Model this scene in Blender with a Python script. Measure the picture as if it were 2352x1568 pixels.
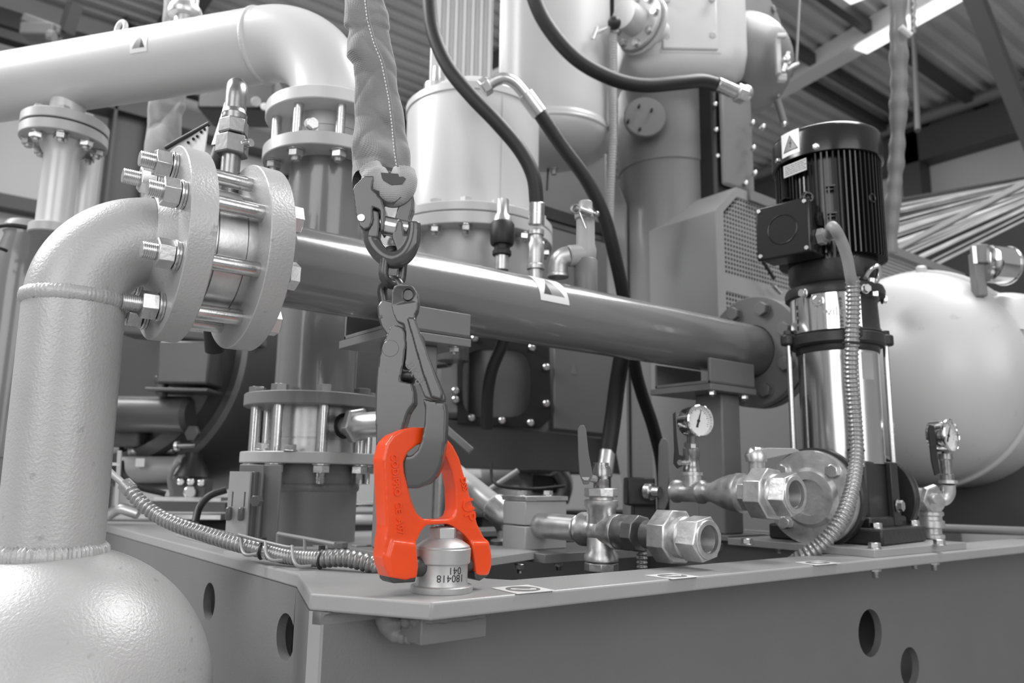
import bpy, math, random
import numpy as np
from mathutils import Vector, Matrix
from mathutils.geometry import tessellate_polygon
random.seed(7)
for o in list(bpy.data.objects): bpy.data.objects.remove(o)
SC = bpy.context.scene
COL = SC.collection
pi = math.pi

# ---------------------------------------------------------------- camera
F = 1800.7
PITCH, ROLL, YAW = math.radians(9.97), math.radians(0.9025), math.radians(52.066)
CAM = np.array([0.0, 0.0, 0.71])
fwd = np.array([math.cos(YAW)*math.cos(PITCH), math.sin(YAW)*math.cos(PITCH), math.sin(PITCH)])
rgt = np.array([math.sin(YAW), -math.cos(YAW), 0.0])
upv = np.cross(rgt, fwd)
_c, _s = math.cos(ROLL), math.sin(ROLL)
rgt, upv = _c*rgt+_s*upv, -_s*rgt+_c*upv
cd = bpy.data.cameras.new('camera'); cam = bpy.data.objects.new('camera', cd); COL.objects.link(cam)
cam.matrix_world = Matrix(((rgt[0], upv[0], -fwd[0], CAM[0]), (rgt[1], upv[1], -fwd[1], CAM[1]), (rgt[2], upv[2], -fwd[2], CAM[2]), (0, 0, 0, 1)))
cd.sensor_width = 36.0; cd.lens = 36.0*F/2352.0; cd.clip_start = 0.02; cd.clip_end = 60
cd.dof.use_dof = True; cd.dof.focus_distance = 0.87; cd.dof.aperture_fstop = 6.3
SC.camera = cam
# ---------------------------------------------------------------- light
SC.view_settings.view_transform = 'Standard'; SC.view_settings.look = 'None'
SC.view_settings.gamma = 1.0; SC.view_settings.use_curve_mapping = False
SC.view_settings.exposure = 0.0
W = bpy.data.worlds.new('world'); SC.world = W; W.use_nodes = True
W.node_tree.nodes['Background'].inputs[0].default_value = (1, 1, 1, 1)
W.node_tree.nodes['Background'].inputs[1].default_value = 0.40
def area(name, loc, target, sx, sy, power):
    l = bpy.data.lights.new(name, 'AREA'); l.shape = 'RECTANGLE'; l.size = sx; l.size_y = sy; l.energy = power
    o = bpy.data.objects.new(name, l); COL.objects.link(o); o.location = loc
    o.rotation_euler = (Vector(target)-Vector(loc)).to_track_quat('-Z', 'Y').to_euler()
    return o
area('skylight_daylight_left', (-1.2, 2.6, 3.7), (0.3, 1.2, 0.6), 1.4, 3.4, 300)
area('skylight_daylight_right', (2.6, 0.9, 3.8), (1.8, 1.4, 0.8), 3.0, 1.2, 150)
area('rear_fill_light', (2.6, 4.4, 3.75), (2.6, 4.9, 0), 5.0, 1.0, 75)  # added fill lamp to brighten the back wall; no roof panel above it
area('door_daylight', (-3.2, -1.2, 2.2), (0.4, 1.0, 0.8), 2.6, 2.6, 70)

area('front_fill_light', (0.3, -3.6, 2.1), (0.8, 0.8, 0.85), 3.4, 2.6, 75)  # fill lamp added behind the camera to lift the near faces; no door there

# ---------------------------------------------------------------- maths helpers
def ray(px, py): return fwd + rgt*(px-1176)/F - upv*(py-784)/F
def P(px, py, d): return Vector(CAM + ray(px, py)*d)
def on_z(px, py, z): v = ray(px, py); return Vector(CAM + v*((z-CAM[2])/v[2]))
def on_y(px, py, y): v = ray(px, py); return Vector(CAM + v*(y/v[1]))
def on_x(px, py, x): v = ray(px, py); return Vector(CAM + v*(x/v[0]))
def on_plane(px, py, o, n):
    v = ray(px, py); o = np.array(o); n = np.array(n); return Vector(CAM + v*(((o-CAM)@n)/(v@n)))
def depth(p): return float((np.array(p)-CAM)@fwd)
def projy(p):
    d = np.array(p)-CAM; D = d@fwd; return 784-F*(d@upv)/D
def Zat(x, y, py):
    a, b = -3., 9.
    for _ in range(50):
        m = (a+b)/2
        if projy((x, y, m)) > py: a = m
        else: b = m
    return m
V = lambda *a: Vector(a)
UX, UY, UZ = V(1, 0, 0), V(0, 1, 0), V(0, 0, 1)
def basis(axis):
    a = Vector(axis).normalized()
    t = UZ if abs(a.z) < .9 else UX
    u = t.cross(a).normalized(); return u, a.cross(u).normalized(), a
def spl(pts, n=8):
    pts = [Vector(p) for p in pts]; out = []
    q = [pts[0]*2-pts[1]]+pts+[pts[-1]*2-pts[-2]]
    for i in range(1, len(q)-2):
        p0, p1, p2, p3 = q[i-1:i+3]
        for k in range(n):
            t = k/n
            out.append(.5*((2*p1)+(p2-p0)*t+(2*p0-5*p1+4*p2-p3)*t*t+(3*p1-p0-3*p2+p3)*t**3))
    out.append(pts[-1]); return out
def arc(c, r, a0, a1, u, v, n=12):
    return [Vector(c)+Vector(u)*r*math.cos(a0+(a1-a0)*i/n)+Vector(v)*r*math.sin(a0+(a1-a0)*i/n) for i in range(n+1)]

class MB:
    def __init__(s): s.v = []; s.f = []
    def add(s, vs, fs):
        b = len(s.v); s.v += [tuple(v) for v in vs]; s.f += [tuple(i+b for i in f) for f in fs]; return s
    def lathe(s, prof, o=(0, 0, 0), axis=(0, 0, 1), seg=40, cap0=True, cap1=True, close=False):
        u, v, a = basis(axis); o = Vector(o); vs = []
        for r, h in prof:
            for k in range(seg):
                t = 2*pi*k/seg; vs.append(o+a*h+u*(r*math.cos(t))+v*(r*math.sin(t)))
        fs = []; n = len(prof)
        for i in range(n-1):
            for k in range(seg):
                j = (k+1) % seg; fs.append((i*seg+k, i*seg+j, (i+1)*seg+j, (i+1)*seg+k))
        if close:
            for k in range(seg):
                j = (k+1) % seg; fs.append(((n-1)*seg+k, (n-1)*seg+j, j, k))
        else:
            if cap0: fs.append(tuple(range(seg))[::-1])
            if cap1: fs.append(tuple((n-1)*seg+k for k in range(seg)))
        return s.add(vs, fs)
    def cyl(s, p0, p1, r, seg=24, bev=0, r1=None):
        p0, p1 = Vector(p0), Vector(p1); L = (p1-p0).length; r1 = r if r1 is None else r1
        pr = [(r, 0), (r1, L)] if not bev else [(r-bev, 0), (r, bev), (r1, L-bev), (r1-bev, L)]
        return s.lathe(pr, p0, p1-p0, seg)
    def ring(s, o, axis, ro, ri, h, seg=40, bev=0):
        b = bev
        pr = [(ri, 0), (ro-b, 0), (ro, b), (ro, h-b), (ro-b, h), (ri, h)] if b else [(ri, 0), (ro, 0), (ro, h), (ri, h)]
        return s.lathe(pr, o, axis, seg, close=True)
    def torus(s, c, axis, R, r, seg=32, rs=10):
        return s.lathe([(R+r*math.cos(2*pi*i/rs), r*math.sin(2*pi*i/rs)) for i in range(rs)], c, axis, seg, close=True)
    def hexa(s, o, axis, af, h, ch=.12, rot=0, n=6, hole=0):
        u, v, a = basis(axis); o = Vector(o); R = af/2/math.cos(pi/n); vs = []; fs = []
        c = ch*af*.35
        for (rr, hh) in ((R*(1-ch), 0), (R, c), (R, h-c), (R*(1-ch), h)):
            for k in range(n):
                t = 2*pi*k/n+rot; vs.append(o+a*hh+u*(rr*math.cos(t))+v*(rr*math.sin(t)))
        for i in range(3):
            for k in range(n):
                j = (k+1) % n; fs.append((i*n+k, i*n+j, (i+1)*n+j, (i+1)*n+k))
        fs += [tuple(range(n))[::-1]]
        if not hole: fs += [tuple(3*n+k for k in range(n))]
        else:
            m = 4
            b = len(vs)
            seg = n*m
            for (rr, hh) in ((hole, h), (hole, h*.1)):
                for k in range(seg):
                    t = 2*pi*k/seg+rot; vs.append(o+a*hh+u*(rr*math.cos(t))+v*(rr*math.sin(t)))
            for k in range(n):
                fs.append(tuple([3*n+k]+[3*n+(k+1) % n]+[b+(k*m+q) % seg for q in range(m, -1, -1)]))
            for k in range(seg):
                j = (k+1) % seg; fs.append((b+k, b+j, b+seg+j, b+seg+k))
            fs.append(tuple(b+seg+k for k in range(seg)))
        return s.add(vs, fs)
    def tube(s, pts, r, seg=12, cap=True, flat=None, up=None):
        pts = [Vector(p) for p in pts]; n = len(pts)
        rs = r if isinstance(r, (list, tuple)) else [r]*n
        t0 = (pts[1]-pts[0]).normalized(); u = basis(t0)[0] if up is None else (Vector(up)-t0*Vector(up).dot(t0)).normalized()
        vs = []
        for i in range(n):
            t = (pts[min(i+1, n-1)]-pts[max(i-1, 0)]).normalized()
            u = (u-t*u.dot(t)).normalized(); w = t.cross(u)
            fl = 1 if flat is None else (flat[i] if isinstance(flat, (list, tuple)) else flat)
            for k in range(seg):
                a = 2*pi*k/seg; vs.append(pts[i]+u*(rs[i]*math.cos(a))+w*(rs[i]*fl*math.sin(a)))
        fs = []
        for i in range(n-1):
            for k in range(seg):
                j = (k+1) % seg; fs.append((i*seg+k, i*seg+j, (i+1)*seg+j, (i+1)*seg+k))
        if cap: fs += [tuple(range(seg))[::-1], tuple((n-1)*seg+k for k in range(seg))]
        return s.add(vs, fs)
    def loop(s, pts, r, seg=10, up=None):
        pts = [Vector(p) for p in pts]; n = len(pts); c = sum(pts, Vector())/n; vs = []
        nrm = Vector(up).normalized()
        for i in range(n):
            t = (pts[(i+1) % n]-pts[i-1]).normalized(); u = nrm; w = t.cross(u).normalized()
            for k in range(seg):
                a = 2*pi*k/seg; vs.append(pts[i]+u*(r*math.cos(a))+w*(r*math.sin(a)))
        fs = [(i*seg+k, i*seg+(k+1) % seg, ((i+1) % n)*seg+(k+1) % seg, ((i+1) % n)*seg+k) for i in range(n) for k in range(seg)]
        return s.add(vs, fs)
    def box(s, c, size, ax=(UX, UY, UZ)):
        c = Vector(c); x, y, z = [Vector(a)*d/2 for a, d in zip(ax, size)]
        vs = [c-x-y-z, c+x-y-z, c+x+y-z, c-x+y-z, c-x-y+z, c+x-y+z, c+x+y+z, c-x+y+z]
        return s.add(vs, [(0, 3, 2, 1), (4, 5, 6, 7), (0, 1, 5, 4), (1, 2, 6, 5), (2, 3, 7, 6), (3, 0, 4, 7)])
    def bb(s, a, b):
        a, b = Vector(a), Vector(b); return s.box((a+b)/2, [abs(q) for q in (b-a)])
    def bar(s, p0, p1, w, h, up=(0, 0, 1)):
        p0, p1 = Vector(p0), Vector(p1); z = (p1-p0); L = z.length; z.normalize()
        x = Vector(up).cross(z).normalized(); y = z.cross(x)
        return s.box((p0+p1)/2, (w, h, L), (x, y, z))
    def prism(s, pts, ext, holes=()):
        loops = [[Vector(p) for p in pts]]+[[Vector(p) for p in h] for h in holes]; ext = Vector(ext)
        flat = [p for l in loops for p in l]; n = len(flat)
        tri = tessellate_polygon(loops)
        vs = flat+[p+ext for p in flat]
        fs = [tuple(t) for t in tri]+[tuple(i+n for i in t[::-1]) for t in tri]; b = 0
        for l in loops:
            m = len(l)
            fs += [(b+i, b+(i+1) % m, n+b+(i+1) % m, n+b+i) for i in range(m)]; b += m
        return s.add(vs, fs)
    def sphere(s, c, r, seg=24, rings=12, axis=(0, 0, 1), a0=-pi/2, a1=pi/2, sq=1):
        pr = [(max(1e-4, r*math.cos(a0+(a1-a0)*i/rings)), sq*r*math.sin(a0+(a1-a0)*i/rings)) for i in range(rings+1)]
        return s.lathe(pr, c, axis, seg)

def mkmesh(name, mb, m, ang=34, sm=True):
    me = bpy.data.meshes.new(name); me.from_pydata(mb.v, [], mb.f)
    import bmesh
    bm = bmesh.new(); bm.from_mesh(me); bmesh.ops.recalc_face_normals(bm, faces=bm.faces); bm.to_mesh(me); bm.free()
    if sm:
        me.shade_smooth()
        me.set_sharp_from_angle(angle=math.radians(ang))
    me.materials.append(m); return me
def forge(o, vox, it=6, fac=.5):
    m = o.modifiers.new('remesh', 'REMESH'); m.mode = 'VOXEL'; m.voxel_size = vox; m.use_smooth_shade = True
    m = o.modifiers.new('smooth', 'SMOOTH'); m.factor = fac; m.iterations = it
    return o
def root_of(o):
    while o.parent: o = o.parent
    return o
def mk(name, mb, m, parent=None, bevel=0, seg=2, ang=34, sm=True, label=None, kind=None):
    """mesh object from a builder given in world coordinates"""
    off = Vector(root_of(parent).location) if parent else Vector()
    if parent: mb.v = [(x-off.x, y-off.y, z-off.z) for x, y, z in mb.v]
    me = mkmesh(name, mb, m, ang, sm)
    o = bpy.data.objects.new(name, me); COL.objects.link(o); o.parent = parent
    if bevel:
        b = o.modifiers.new('bevel', 'BEVEL'); b.width = bevel; b.segments = seg; b.limit_method = 'ANGLE'; b.angle_limit = math.radians(32); b.harden_normals = False
    if label: o['label'] = label
    if kind: o['kind'] = kind
    return o
def thing(name, label, cat, loc, group=None):
    o = bpy.data.objects.new(name, None); COL.objects.link(o); o.location = loc; o.empty_display_size = .02
    o['label'] = label; o['category'] = cat
    if group: o['group'] = group
    return o
def tag(o, label, cat, group=None):
    o['label'] = label; o['category'] = cat
    if group: o['group'] = group
    return o
def inst(name, me, parent, loc, axis=(0, 0, 1), roll=0):
    """shared mesh placed with its local z along axis at a world position"""
    o = bpy.data.objects.new(name, me); COL.objects.link(o); o.parent = parent
    u, v, a = basis(axis); M = Matrix((u, v, a)).transposed() @ Matrix.Rotation(roll, 3, 'Z')
    off = Vector(root_of(parent).location) if parent else Vector()
    o.matrix_local = Matrix.Translation(Vector(loc)-off) @ M.to_4x4(); return o

# ---------------------------------------------------------------- materials
def mat(name, c, rough=.5, metal=0, bump=0, bscale=200, var=0, vscale=6, coat=0, rvar=0, emit=0, spec=.5, stain=0, bdist=.001):
    m = bpy.data.materials.new(name); m.use_nodes = True; nt = m.node_tree; b = nt.nodes['Principled BSDF']
    c = c if isinstance(c, (tuple, list)) else (c, c, c)
    b.inputs['Base Color'].default_value = (*c, 1); b.inputs['Roughness'].default_value = rough; b.inputs['Metallic'].default_value = metal
    b.inputs['Specular IOR Level'].default_value = spec
    if coat: b.inputs['Coat Weight'].default_value = coat; b.inputs['Coat Roughness'].default_value = .08
    if emit: b.inputs['Emission Color'].default_value = (1, 1, 1, 1); b.inputs['Emission Strength'].default_value = emit
    N = nt.nodes.new; L = nt.links.new
    tc = N('ShaderNodeTexCoord')
    if var or rvar or stain:
        n1 = N('ShaderNodeTexNoise'); n1.inputs['Scale'].default_value = vscale; n1.inputs['Detail'].default_value = 6; n1.inputs['Roughness'].default_value = .6
        L(tc.outputs['Object'], n1.inputs['Vector'])
        if var:
            r = N('ShaderNodeMapRange'); r.inputs[1].default_value = .3; r.inputs[2].default_value = .7; r.inputs[3].default_value = 1-var; r.inputs[4].default_value = 1+var
            L(n1.outputs['Fac'], r.inputs[0])
            mx = N('ShaderNodeVectorMath'); mx.operation = 'SCALE'; mx.inputs[0].default_value = c; L(r.outputs[0], mx.inputs['Scale'])
            src = mx.outputs[0]
            if stain:
                n3 = N('ShaderNodeTexNoise'); n3.inputs['Scale'].default_value = vscale*7; n3.inputs['Detail'].default_value = 8; L(tc.outputs['Object'], n3.inputs['Vector'])
                r3 = N('ShaderNodeMapRange'); r3.inputs[1].default_value = .66; r3.inputs[2].default_value = .74; r3.inputs[3].default_value = 1; r3.inputs[4].default_value = 1-stain
                L(n3.outputs['Fac'], r3.inputs[0]); m2 = N('ShaderNodeVectorMath'); m2.operation = 'SCALE'; L(src, m2.inputs[0]); L(r3.outputs[0], m2.inputs['Scale']); src = m2.outputs[0]
            L(src, b.inputs['Base Color'])
        if rvar:
            r2 = N('ShaderNodeMapRange'); r2.inputs[1].default_value = .3; r2.inputs[2].default_value = .7; r2.inputs[3].default_value = max(.02, rough-rvar); r2.inputs[4].default_value = rough+rvar
            L(n1.outputs['Fac'], r2.inputs[0]); L(r2.outputs[0], b.inputs['Roughness'])
    if bump:
        n2 = N('ShaderNodeTexNoise'); n2.inputs['Scale'].default_value = bscale; n2.inputs['Detail'].default_value = 4
        L(tc.outputs['Object'], n2.inputs['Vector'])
        bp = N('ShaderNodeBump'); bp.inputs['Strength'].default_value = bump; bp.inputs['Distance'].default_value = bdist
        L(n2.outputs['Fac'], bp.inputs['Height']); L(bp.outputs[0], b.inputs['Normal'])
    return m
M = dict(
 pipe=mat('satin_grey_paint', .44, .36, .15, .5, 330, .05, 9, stain=.25, bdist=.0012),
 pipe2=mat('satin_silver_paint', .60, .30, .2, .12, 120, .04, 6),
 white=mat('white_enamel', .57, .33, .05, .12, 60, .03, 4),
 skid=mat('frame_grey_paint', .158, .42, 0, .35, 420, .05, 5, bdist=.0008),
 skid_lit=mat('frame_grey_paint_lit', .32, .34, 0, .3, 300, .06, 7, bdist=.0006),  # lighter copy of the frame paint, with light on its tops put into the colour
 gloss=mat('glossy_mid_grey_paint', .165, .22, 0, .25, 150, .05, 6, coat=.5, bdist=.0006),
 mid=mat('machine_grey_paint', .165, .48, 0, .15, 90, .06, 4, coat=.1),
 dark=mat('dark_casting_paint', .095, .33, 0, .3, 60, .1, 5),
 flg=mat('flange_grey_paint', .42, .38, .1, .15, 220, .05, 12),
 zinc=mat('zinc_plated_steel', .66, .27, 1, .1, 300, .06, 30, rvar=.06),
 rod=mat('turned_bright_steel', .62, .24, 1, .12, 260, .08, 40, rvar=.05),
 alu=mat('machined_aluminium', .60, .33, .9, .15, 150, .1, 35, rvar=.06),
 galv=mat('galvanised_cast_iron', .58, .36, .85, .35, 160, .16, 45, rvar=.08),
 galv2=mat('dark_galvanised_iron', .26, .40, .8, .3, 160, .12, 45, rvar=.08),
 brass=mat('dull_brass_fitting', .30, .30, .9, .15, 180, .1, 40, rvar=.06),
 chrome=mat('polished_stainless', .72, .10, 1, 0, 0, .02, 8),
 brush=mat('brushed_stainless', .55, .20, 1, 0, 0, .05, 12),
 rubber=mat('black_rubber', .012, .50, 0, .25, 300, .1, 20),
 blackp=mat('black_gloss_paint', .012, .20, 0, .12, 90, 0, 4),
 blackm=mat('black_matt_casting', .018, .42, 0, .5, 110, .1, 12),
 chain=mat('dark_forged_steel', .085, .34, .75, .25, 200, .35, 60, rvar=.1),
 hook=mat('hook_grey_paint', .062, .24, 0, .06, 90, .03, 10, coat=.35),
 orange=mat('orange_shackle_paint', (.82, .068, .008), .28, 0, .35, 160, .06, 30, coat=.35, bdist=.0006),
 bare=mat('bare_worn_steel', .085, .40, .6, .3, 160, .2, 60),
 insert=mat('matt_plated_steel', .44, .42, .55, .1, 300, .03, 20),
 ink=mat('black_ink', .012, .6), label=mat('sticker_white', .72, .4), stick=mat('sticker_grey', .20, .4), stickm=mat('sticker_mid', .17, .4),
 guard=mat('guard_sheet_paint', .25, .36, 0, .05, 50, .04, 3),
 wall=mat('wall_panel_paint', .46, .6, 0, .05, 10, .05, 1), steelwork=mat('painted_steelwork', .06, .5), steelwork2=mat('grey_steelwork', .16, .5),
 roof=mat('roof_sheet', .60, .5, 0, .05, 10, .12, 1.2), sky=mat('skylight_and_beam_glow', .8, .6, emit=1.35),
 tank=mat('stained_white_enamel', .55, .35, .05, .12, 60, .05, 3, stain=.22),
 floor=mat('concrete_floor', .24, .5, 0, .2, 30, .15, 3),
 hose=mat('silver_conduit', .36, .30, .6, .1, 200, .08, 60),
 cable=mat('grey_cable', .26, .45), wire=mat('painted_wire', .22, .4),
 prof=mat('steel_profile', .30, .45, .5, .05, 40, .25, 8), profd=mat('dark_profile', .015, .35, .3),
 plastic=mat('grey_plastic', .36, .4),
)
# woven sling cloth
def cloth(name, c, sc):
    m = mat(name, c, .75, 0, 0, 0, .07, 40); nt = m.node_tree; b = nt.nodes['Principled BSDF']
    tc = nt.nodes.new('ShaderNodeTexCoord'); out = []
    for d in ('X', 'Z'):
        w = nt.nodes.new('ShaderNodeTexWave'); w.bands_direction = d; w.inputs['Scale'].default_value = sc
        nt.links.new(tc.outputs['Object'], w.inputs['Vector']); out.append(w)
    a = nt.nodes.new('ShaderNodeMath'); a.operation = 'ADD'; nt.links.new(out[0].outputs['Fac'], a.inputs[0]); nt.links.new(out[1].outputs['Fac'], a.inputs[1])
    bp = nt.nodes.new('ShaderNodeBump'); bp.inputs['Strength'].default_value = .35; bp.inputs['Distance'].default_value = .0006
    nt.links.new(a.outputs[0], bp.inputs['Height']); nt.links.new(bp.outputs[0], b.inputs['Normal'])
    b.inputs['Sheen Weight'].default_value = .3; return m
M['sling'] = cloth('woven_sling_sleeve', .22, 190)
M['sling2'] = cloth('woven_sling_core', .36, 160)

def text_mesh(name, body, size, m, fn, ext=.0002, align='CENTER', res=3, bold=0):
    cu = bpy.data.curves.new(name, 'FONT'); cu.body = body; cu.size = size; cu.align_x = align; cu.align_y = 'CENTER'; cu.extrude = ext; cu.resolution_u = res; cu.offset = bold
    o = bpy.data.objects.new(name, cu); COL.objects.link(o)
    bpy.context.view_layer.update()
    me = bpy.data.meshes.new_from_object(o.evaluated_get(bpy.context.evaluated_depsgraph_get()))
    bpy.data.objects.remove(o)
    mb = MB(); mb.v = [tuple(fn(v.co)) for v in me.vertices]; mb.f = [tuple(p.vertices) for p in me.polygons]
    return mb

# bolt meshes shared between alike fasteners
_bolts = {}
def bolt(parent, p, axis, d, head=True, mt='zinc', shank=0, name='bolt', washer=True, roll=0, nutk=.8):
    """hex head or nut seated at p, pointing along axis"""
    key = (round(d, 4), head, mt, round(shank, 4), washer)
    if key not in _bolts:
        b = MB(); z = 0
        if washer: b.ring((0, 0, 0), (0, 0, 1), d*1.05, d*.5, d*.16, 20, d*.02); z = d*.16
        b.hexa((0, 0, z), (0, 0, 1), d*1.6, d*nutk, .1)
        if shank: 
            n = max(4, int(shank/(d*.13))); pr = []
            z0 = z+d*nutk
            for i in range(n): pr += [(d*.46, z0+shank*i/n), (d*.5, z0+shank*(i+.5)/n)]
            pr += [(d*.40, z0+shank)]
            b.lathe(pr, (0, 0, 0), (0, 0, 1), 16)
        _bolts[key] = mkmesh(name, b, M[mt])
    return inst(name, _bolts[key], parent, p, axis, roll)
def flange(parent, o, axis, R, t, ri, m, name='flange', bev=.0015, seg=64):
    return mk(name, MB().ring(o, axis, R, ri, t, seg, bev), m, parent)

# ================================================================ the hall
def struct(name, mb, m, label=None, **k):
    o = mk(name, mb, m, None, kind='structure', **k)
    if label: o['label'] = label
    return o
struct('floor', MB().bb((-14, -14, -.1), (9, 8, 0)), M['floor'], sm=False)
# corrugated roof, ribs along X
RZ = 3.95
rb = MB(); ys = []; y = .9
while y < 6.2:
    ys += [(y, 0), (y+.05, 0), (y+.07, .035), (y+.115, .035), (y+.135, 0)]; y += .135
vs = []
for (yy, dz) in ys: vs += [(-1.6, yy, RZ+dz), (7.3, yy, RZ+dz), (-1.6, yy, RZ+dz+.01), (7.3, yy, RZ+dz+.01)]
fs = []
for i in range(len(ys)-1): a = 4*i; fs += [(a, a+4, a+5, a+1), (a+2, a+3, a+7, a+6)]
rb.add(vs, fs)
struct('ceiling', rb, M['roof'], sm=False)
# daylight panels let into the roof
def skyl(n, pts):
    q = [on_z(a, b, RZ-.03) for a, b in pts]
    struct(n, MB().prism(q, (0, 0, .02)), M['sky'], sm=False)
skyl('window_1', [(1870, -260), (1925, 22), (2135, -60), (2040, -330)])
skyl('window_2', [(1985, 68), (2082, 66), (2240, -60), (2130, -45)])
struct('wall_right', MB().bb((7.0, -1.5, 0), (7.1, 6.2, 3.95)), M['wall'], sm=False)
wb = MB().bb((-1.6, 6.0, 0), (7.1, 6.1, 3.95))
struct('wall_back', wb, M['wall'], sm=False)
struct('wall_left', MB().bb((-1.7, 3.6, 0), (-1.6, 6.1, 3.95)), M['wall'], sm=False)
# steelwork of the hall: pieces of the setting
def steel(n, mb, m='steelwork'): return struct(n, mb, M[m], sm=False)
c0 = on_y(292, 360, 5.85)
steel('trim_1', MB().bb((c0.x-.12, 5.8, 0), (c0.x-.10, 6, 3.95)).bb((c0.x+.10, 5.8, 0), (c0.x+.12, 6, 3.95)).bb((c0.x-.1, 5.88, 0), (c0.x+.1, 5.9, 3.95)))
zg = on_y(45, 475, 5.95).z
steel('trim_2', MB().bb((-1.6, 5.86, zg-.045), (7, 5.99, zg+.045)))
zg2 = on_y(250, 26, 5.95).z
steel('trim_3', MB().bb((-1.6, 5.84, 3.62), (7, 5.99, 3.74)))
zg3 = on_y(520, 318, 5.95).z
steel('trim_4', MB().bb((-.9, 5.80, zg3-.07), (7, 5.99, zg3+.07)).bb((-.9, 5.7, zg3+.16), (7, 5.8, zg3+.22)))
c1 = on_y(1130, 60, 5.7)
steel('trim_5', MB().bb((c1.x-.1, 5.6, 0), (c1.x+.14, 5.8, 3.95)))
# right wall: header, column, strut, white roof beam
h0, h1 = on_x(2060, 312, 6.9), on_x(2330, 208, 6.9)
steel('trim_6', MB().bb((6.8, -1.5, h0.z-.34), (6.99, 6, h0.z-.05)))
steel('trim_7', MB().tube([(6.72, -1.5, h0.z-.0), (6.72, 6, h0.z-.0)], .05, 12), 'steelwork2')
cc = on_x(2112, 400, 6.95)
steel('trim_8', MB().bb((6.8, cc.y-.07, 0), (7.0, cc.y+.09, 3.95)))
steel('trim_9', MB().bar(on_z(2215, -60, 3.9), on_x(2400, 400, 6.2), .10, .10), 'steelwork2')
w0, w1 = on_z(1835, 172, 3.88), on_z(2240, -62, 3.88)
steel('trim_10', MB().bar(w0+(w0-w1)*.6, w1, .16, .14), 'label')
struct('beam_glow', MB().bar(w0+(w1-w0)*.40-UZ*.09, w1-UZ*.09, .13, .01), M['sky'], sm=False)  # glowing strip added under the white beam, standing for daylight on it
for k, (a, b) in enumerate([((1600, -30), (2060, 248)), ((1985, 50), (2300, 260)), ((1420, -60), (1700, 120))]):
    p, q = on_z(*a, 3.9), on_z(*b, 3.9)
    steel('trim_%d' % (11+k), MB().bb((-1, p.y-.03, 3.84), (7, p.y+.03, 3.92)))
for k, xx in enumerate((1.2, 3.3)):
    steel('trim_%d' % (14+k), MB().bb((xx-.07, .9, 3.7), (xx+.07, 6, 3.9)))

# ================================================================ skid frame
ZT = .60
t = thing('skid_frame', 'long grey painted steel base frame with round holes carrying all the machinery', 'machine frame', (1.2, .9, 0))
def rz(p, r, n=28, pl='x'):
    if pl == 'x': return [V(p.x, p.y+r*math.cos(2*pi*i/n), p.z+r*math.sin(2*pi*i/n)) for i in range(n)]
    return [V(p.x+r*math.cos(2*pi*i/n), p.y, p.z+r*math.sin(2*pi*i/n)) for i in range(n)]
XE = .382; ZB = .20
ha, hb = on_x(480, 1381, XE), on_x(655, 1462, XE)
ra = .026
pts = [V(XE, 4.5, ZB), V(XE, .884, ZB), V(XE, .884, ZT-.016), V(XE, 4.5, ZT-.016)]
mk('end_web', MB().prism(pts, (.011, 0, 0), [rz(ha, ra), rz(hb, ra)]).add([(XE, .884, ZB), (XE, .884, ZT-.0165), (.33, .731, ZT-.0165), (.33, .731, ZB), (XE+.011, .89, ZB), (XE+.011, .89, ZT-.0165), (.344, .73, ZT-.0165), (.344, .73, ZB)],
   [(0, 1, 2, 3), (4, 7, 6, 5), (0, 4, 5, 1), (1, 5, 6, 2), (3, 2, 6, 7)]), M['skid'], t, ang=50)
YW = .7195
hc, hd = on_y(1999, 1453, YW), on_y(2090, 1532, YW)
def sl(x): return .731-(x-.33)*1.6
pts = [V(.3405, YW, ZB), V(5.5, YW, ZB), V(5.5, YW, ZT-.008), V(.3405, YW, ZT-.008)]
mk('side_web', MB().prism(pts, (0, .012, 0), [rz(hc, .0385, 32, 'y'), rz(hd, .034, 32, 'y')]), M['skid'], t, sm=True)
top = [V(.33, .731, ZT-.016), V(.398, .622, ZT-.016), V(5.5, .622, ZT-.016), V(5.5, .70, ZT-.016), V(.56, .712, ZT-.016), V(.545, .735, ZT-.016), V(.545, 4.5, ZT-.016), V(XE, 4.5, ZT-.016), V(XE, .884, ZT-.016)]
mk('top_flange', MB().prism(top, (0, 0, .016)), M['skid_lit'], t, bevel=.0025, seg=3)
mk('bottom_flange', MB().bb((.34, .622, ZB-.016), (5.5, .726, ZB)), M['skid'], t)
mk('far_beam', MB().bb((.39, 2.3, .3), (5.5, 2.32, ZT)).bb((.39, 2.22, ZT-.012), (5.5, 2.34, ZT)), M['skid'], t)
# cut end of the web and root fillet under the flange
cd_ = V(.068, -.109, 0).normalized(); ca0 = V(.3302, .7308, 0)
def cpt_(s_, z): return V(ca0.x+cd_.x*s_, ca0.y+cd_.y*s_, z)
mk('web_end', MB().prism([cpt_(0, ZB), cpt_(.0132, ZB), cpt_(.0132, ZT-.0161), cpt_(0, ZT-.0161)], (.014, 0, 0)), M['skid_lit'], t)
mk('root_fillet', MB().prism([cpt_(.004, ZT-.0161), cpt_(.004, ZT-.028), cpt_(.0133, ZT-.028), cpt_(.0145, ZT-.022), cpt_(.0175, ZT-.0185), cpt_(.024, ZT-.0162)], (5, 0, 0)), M['skid'], t, ang=60)
bl, br = on_y(966, 1484, .648), on_y(1118, 1463, .648)
mk('lifting_pad', MB().bb((bl.x, .648, (bl.z+br.z)/2), (br.x, .720, ZT-.016)), M['skid'], t, bevel=.0015)
wb = MB()
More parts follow.
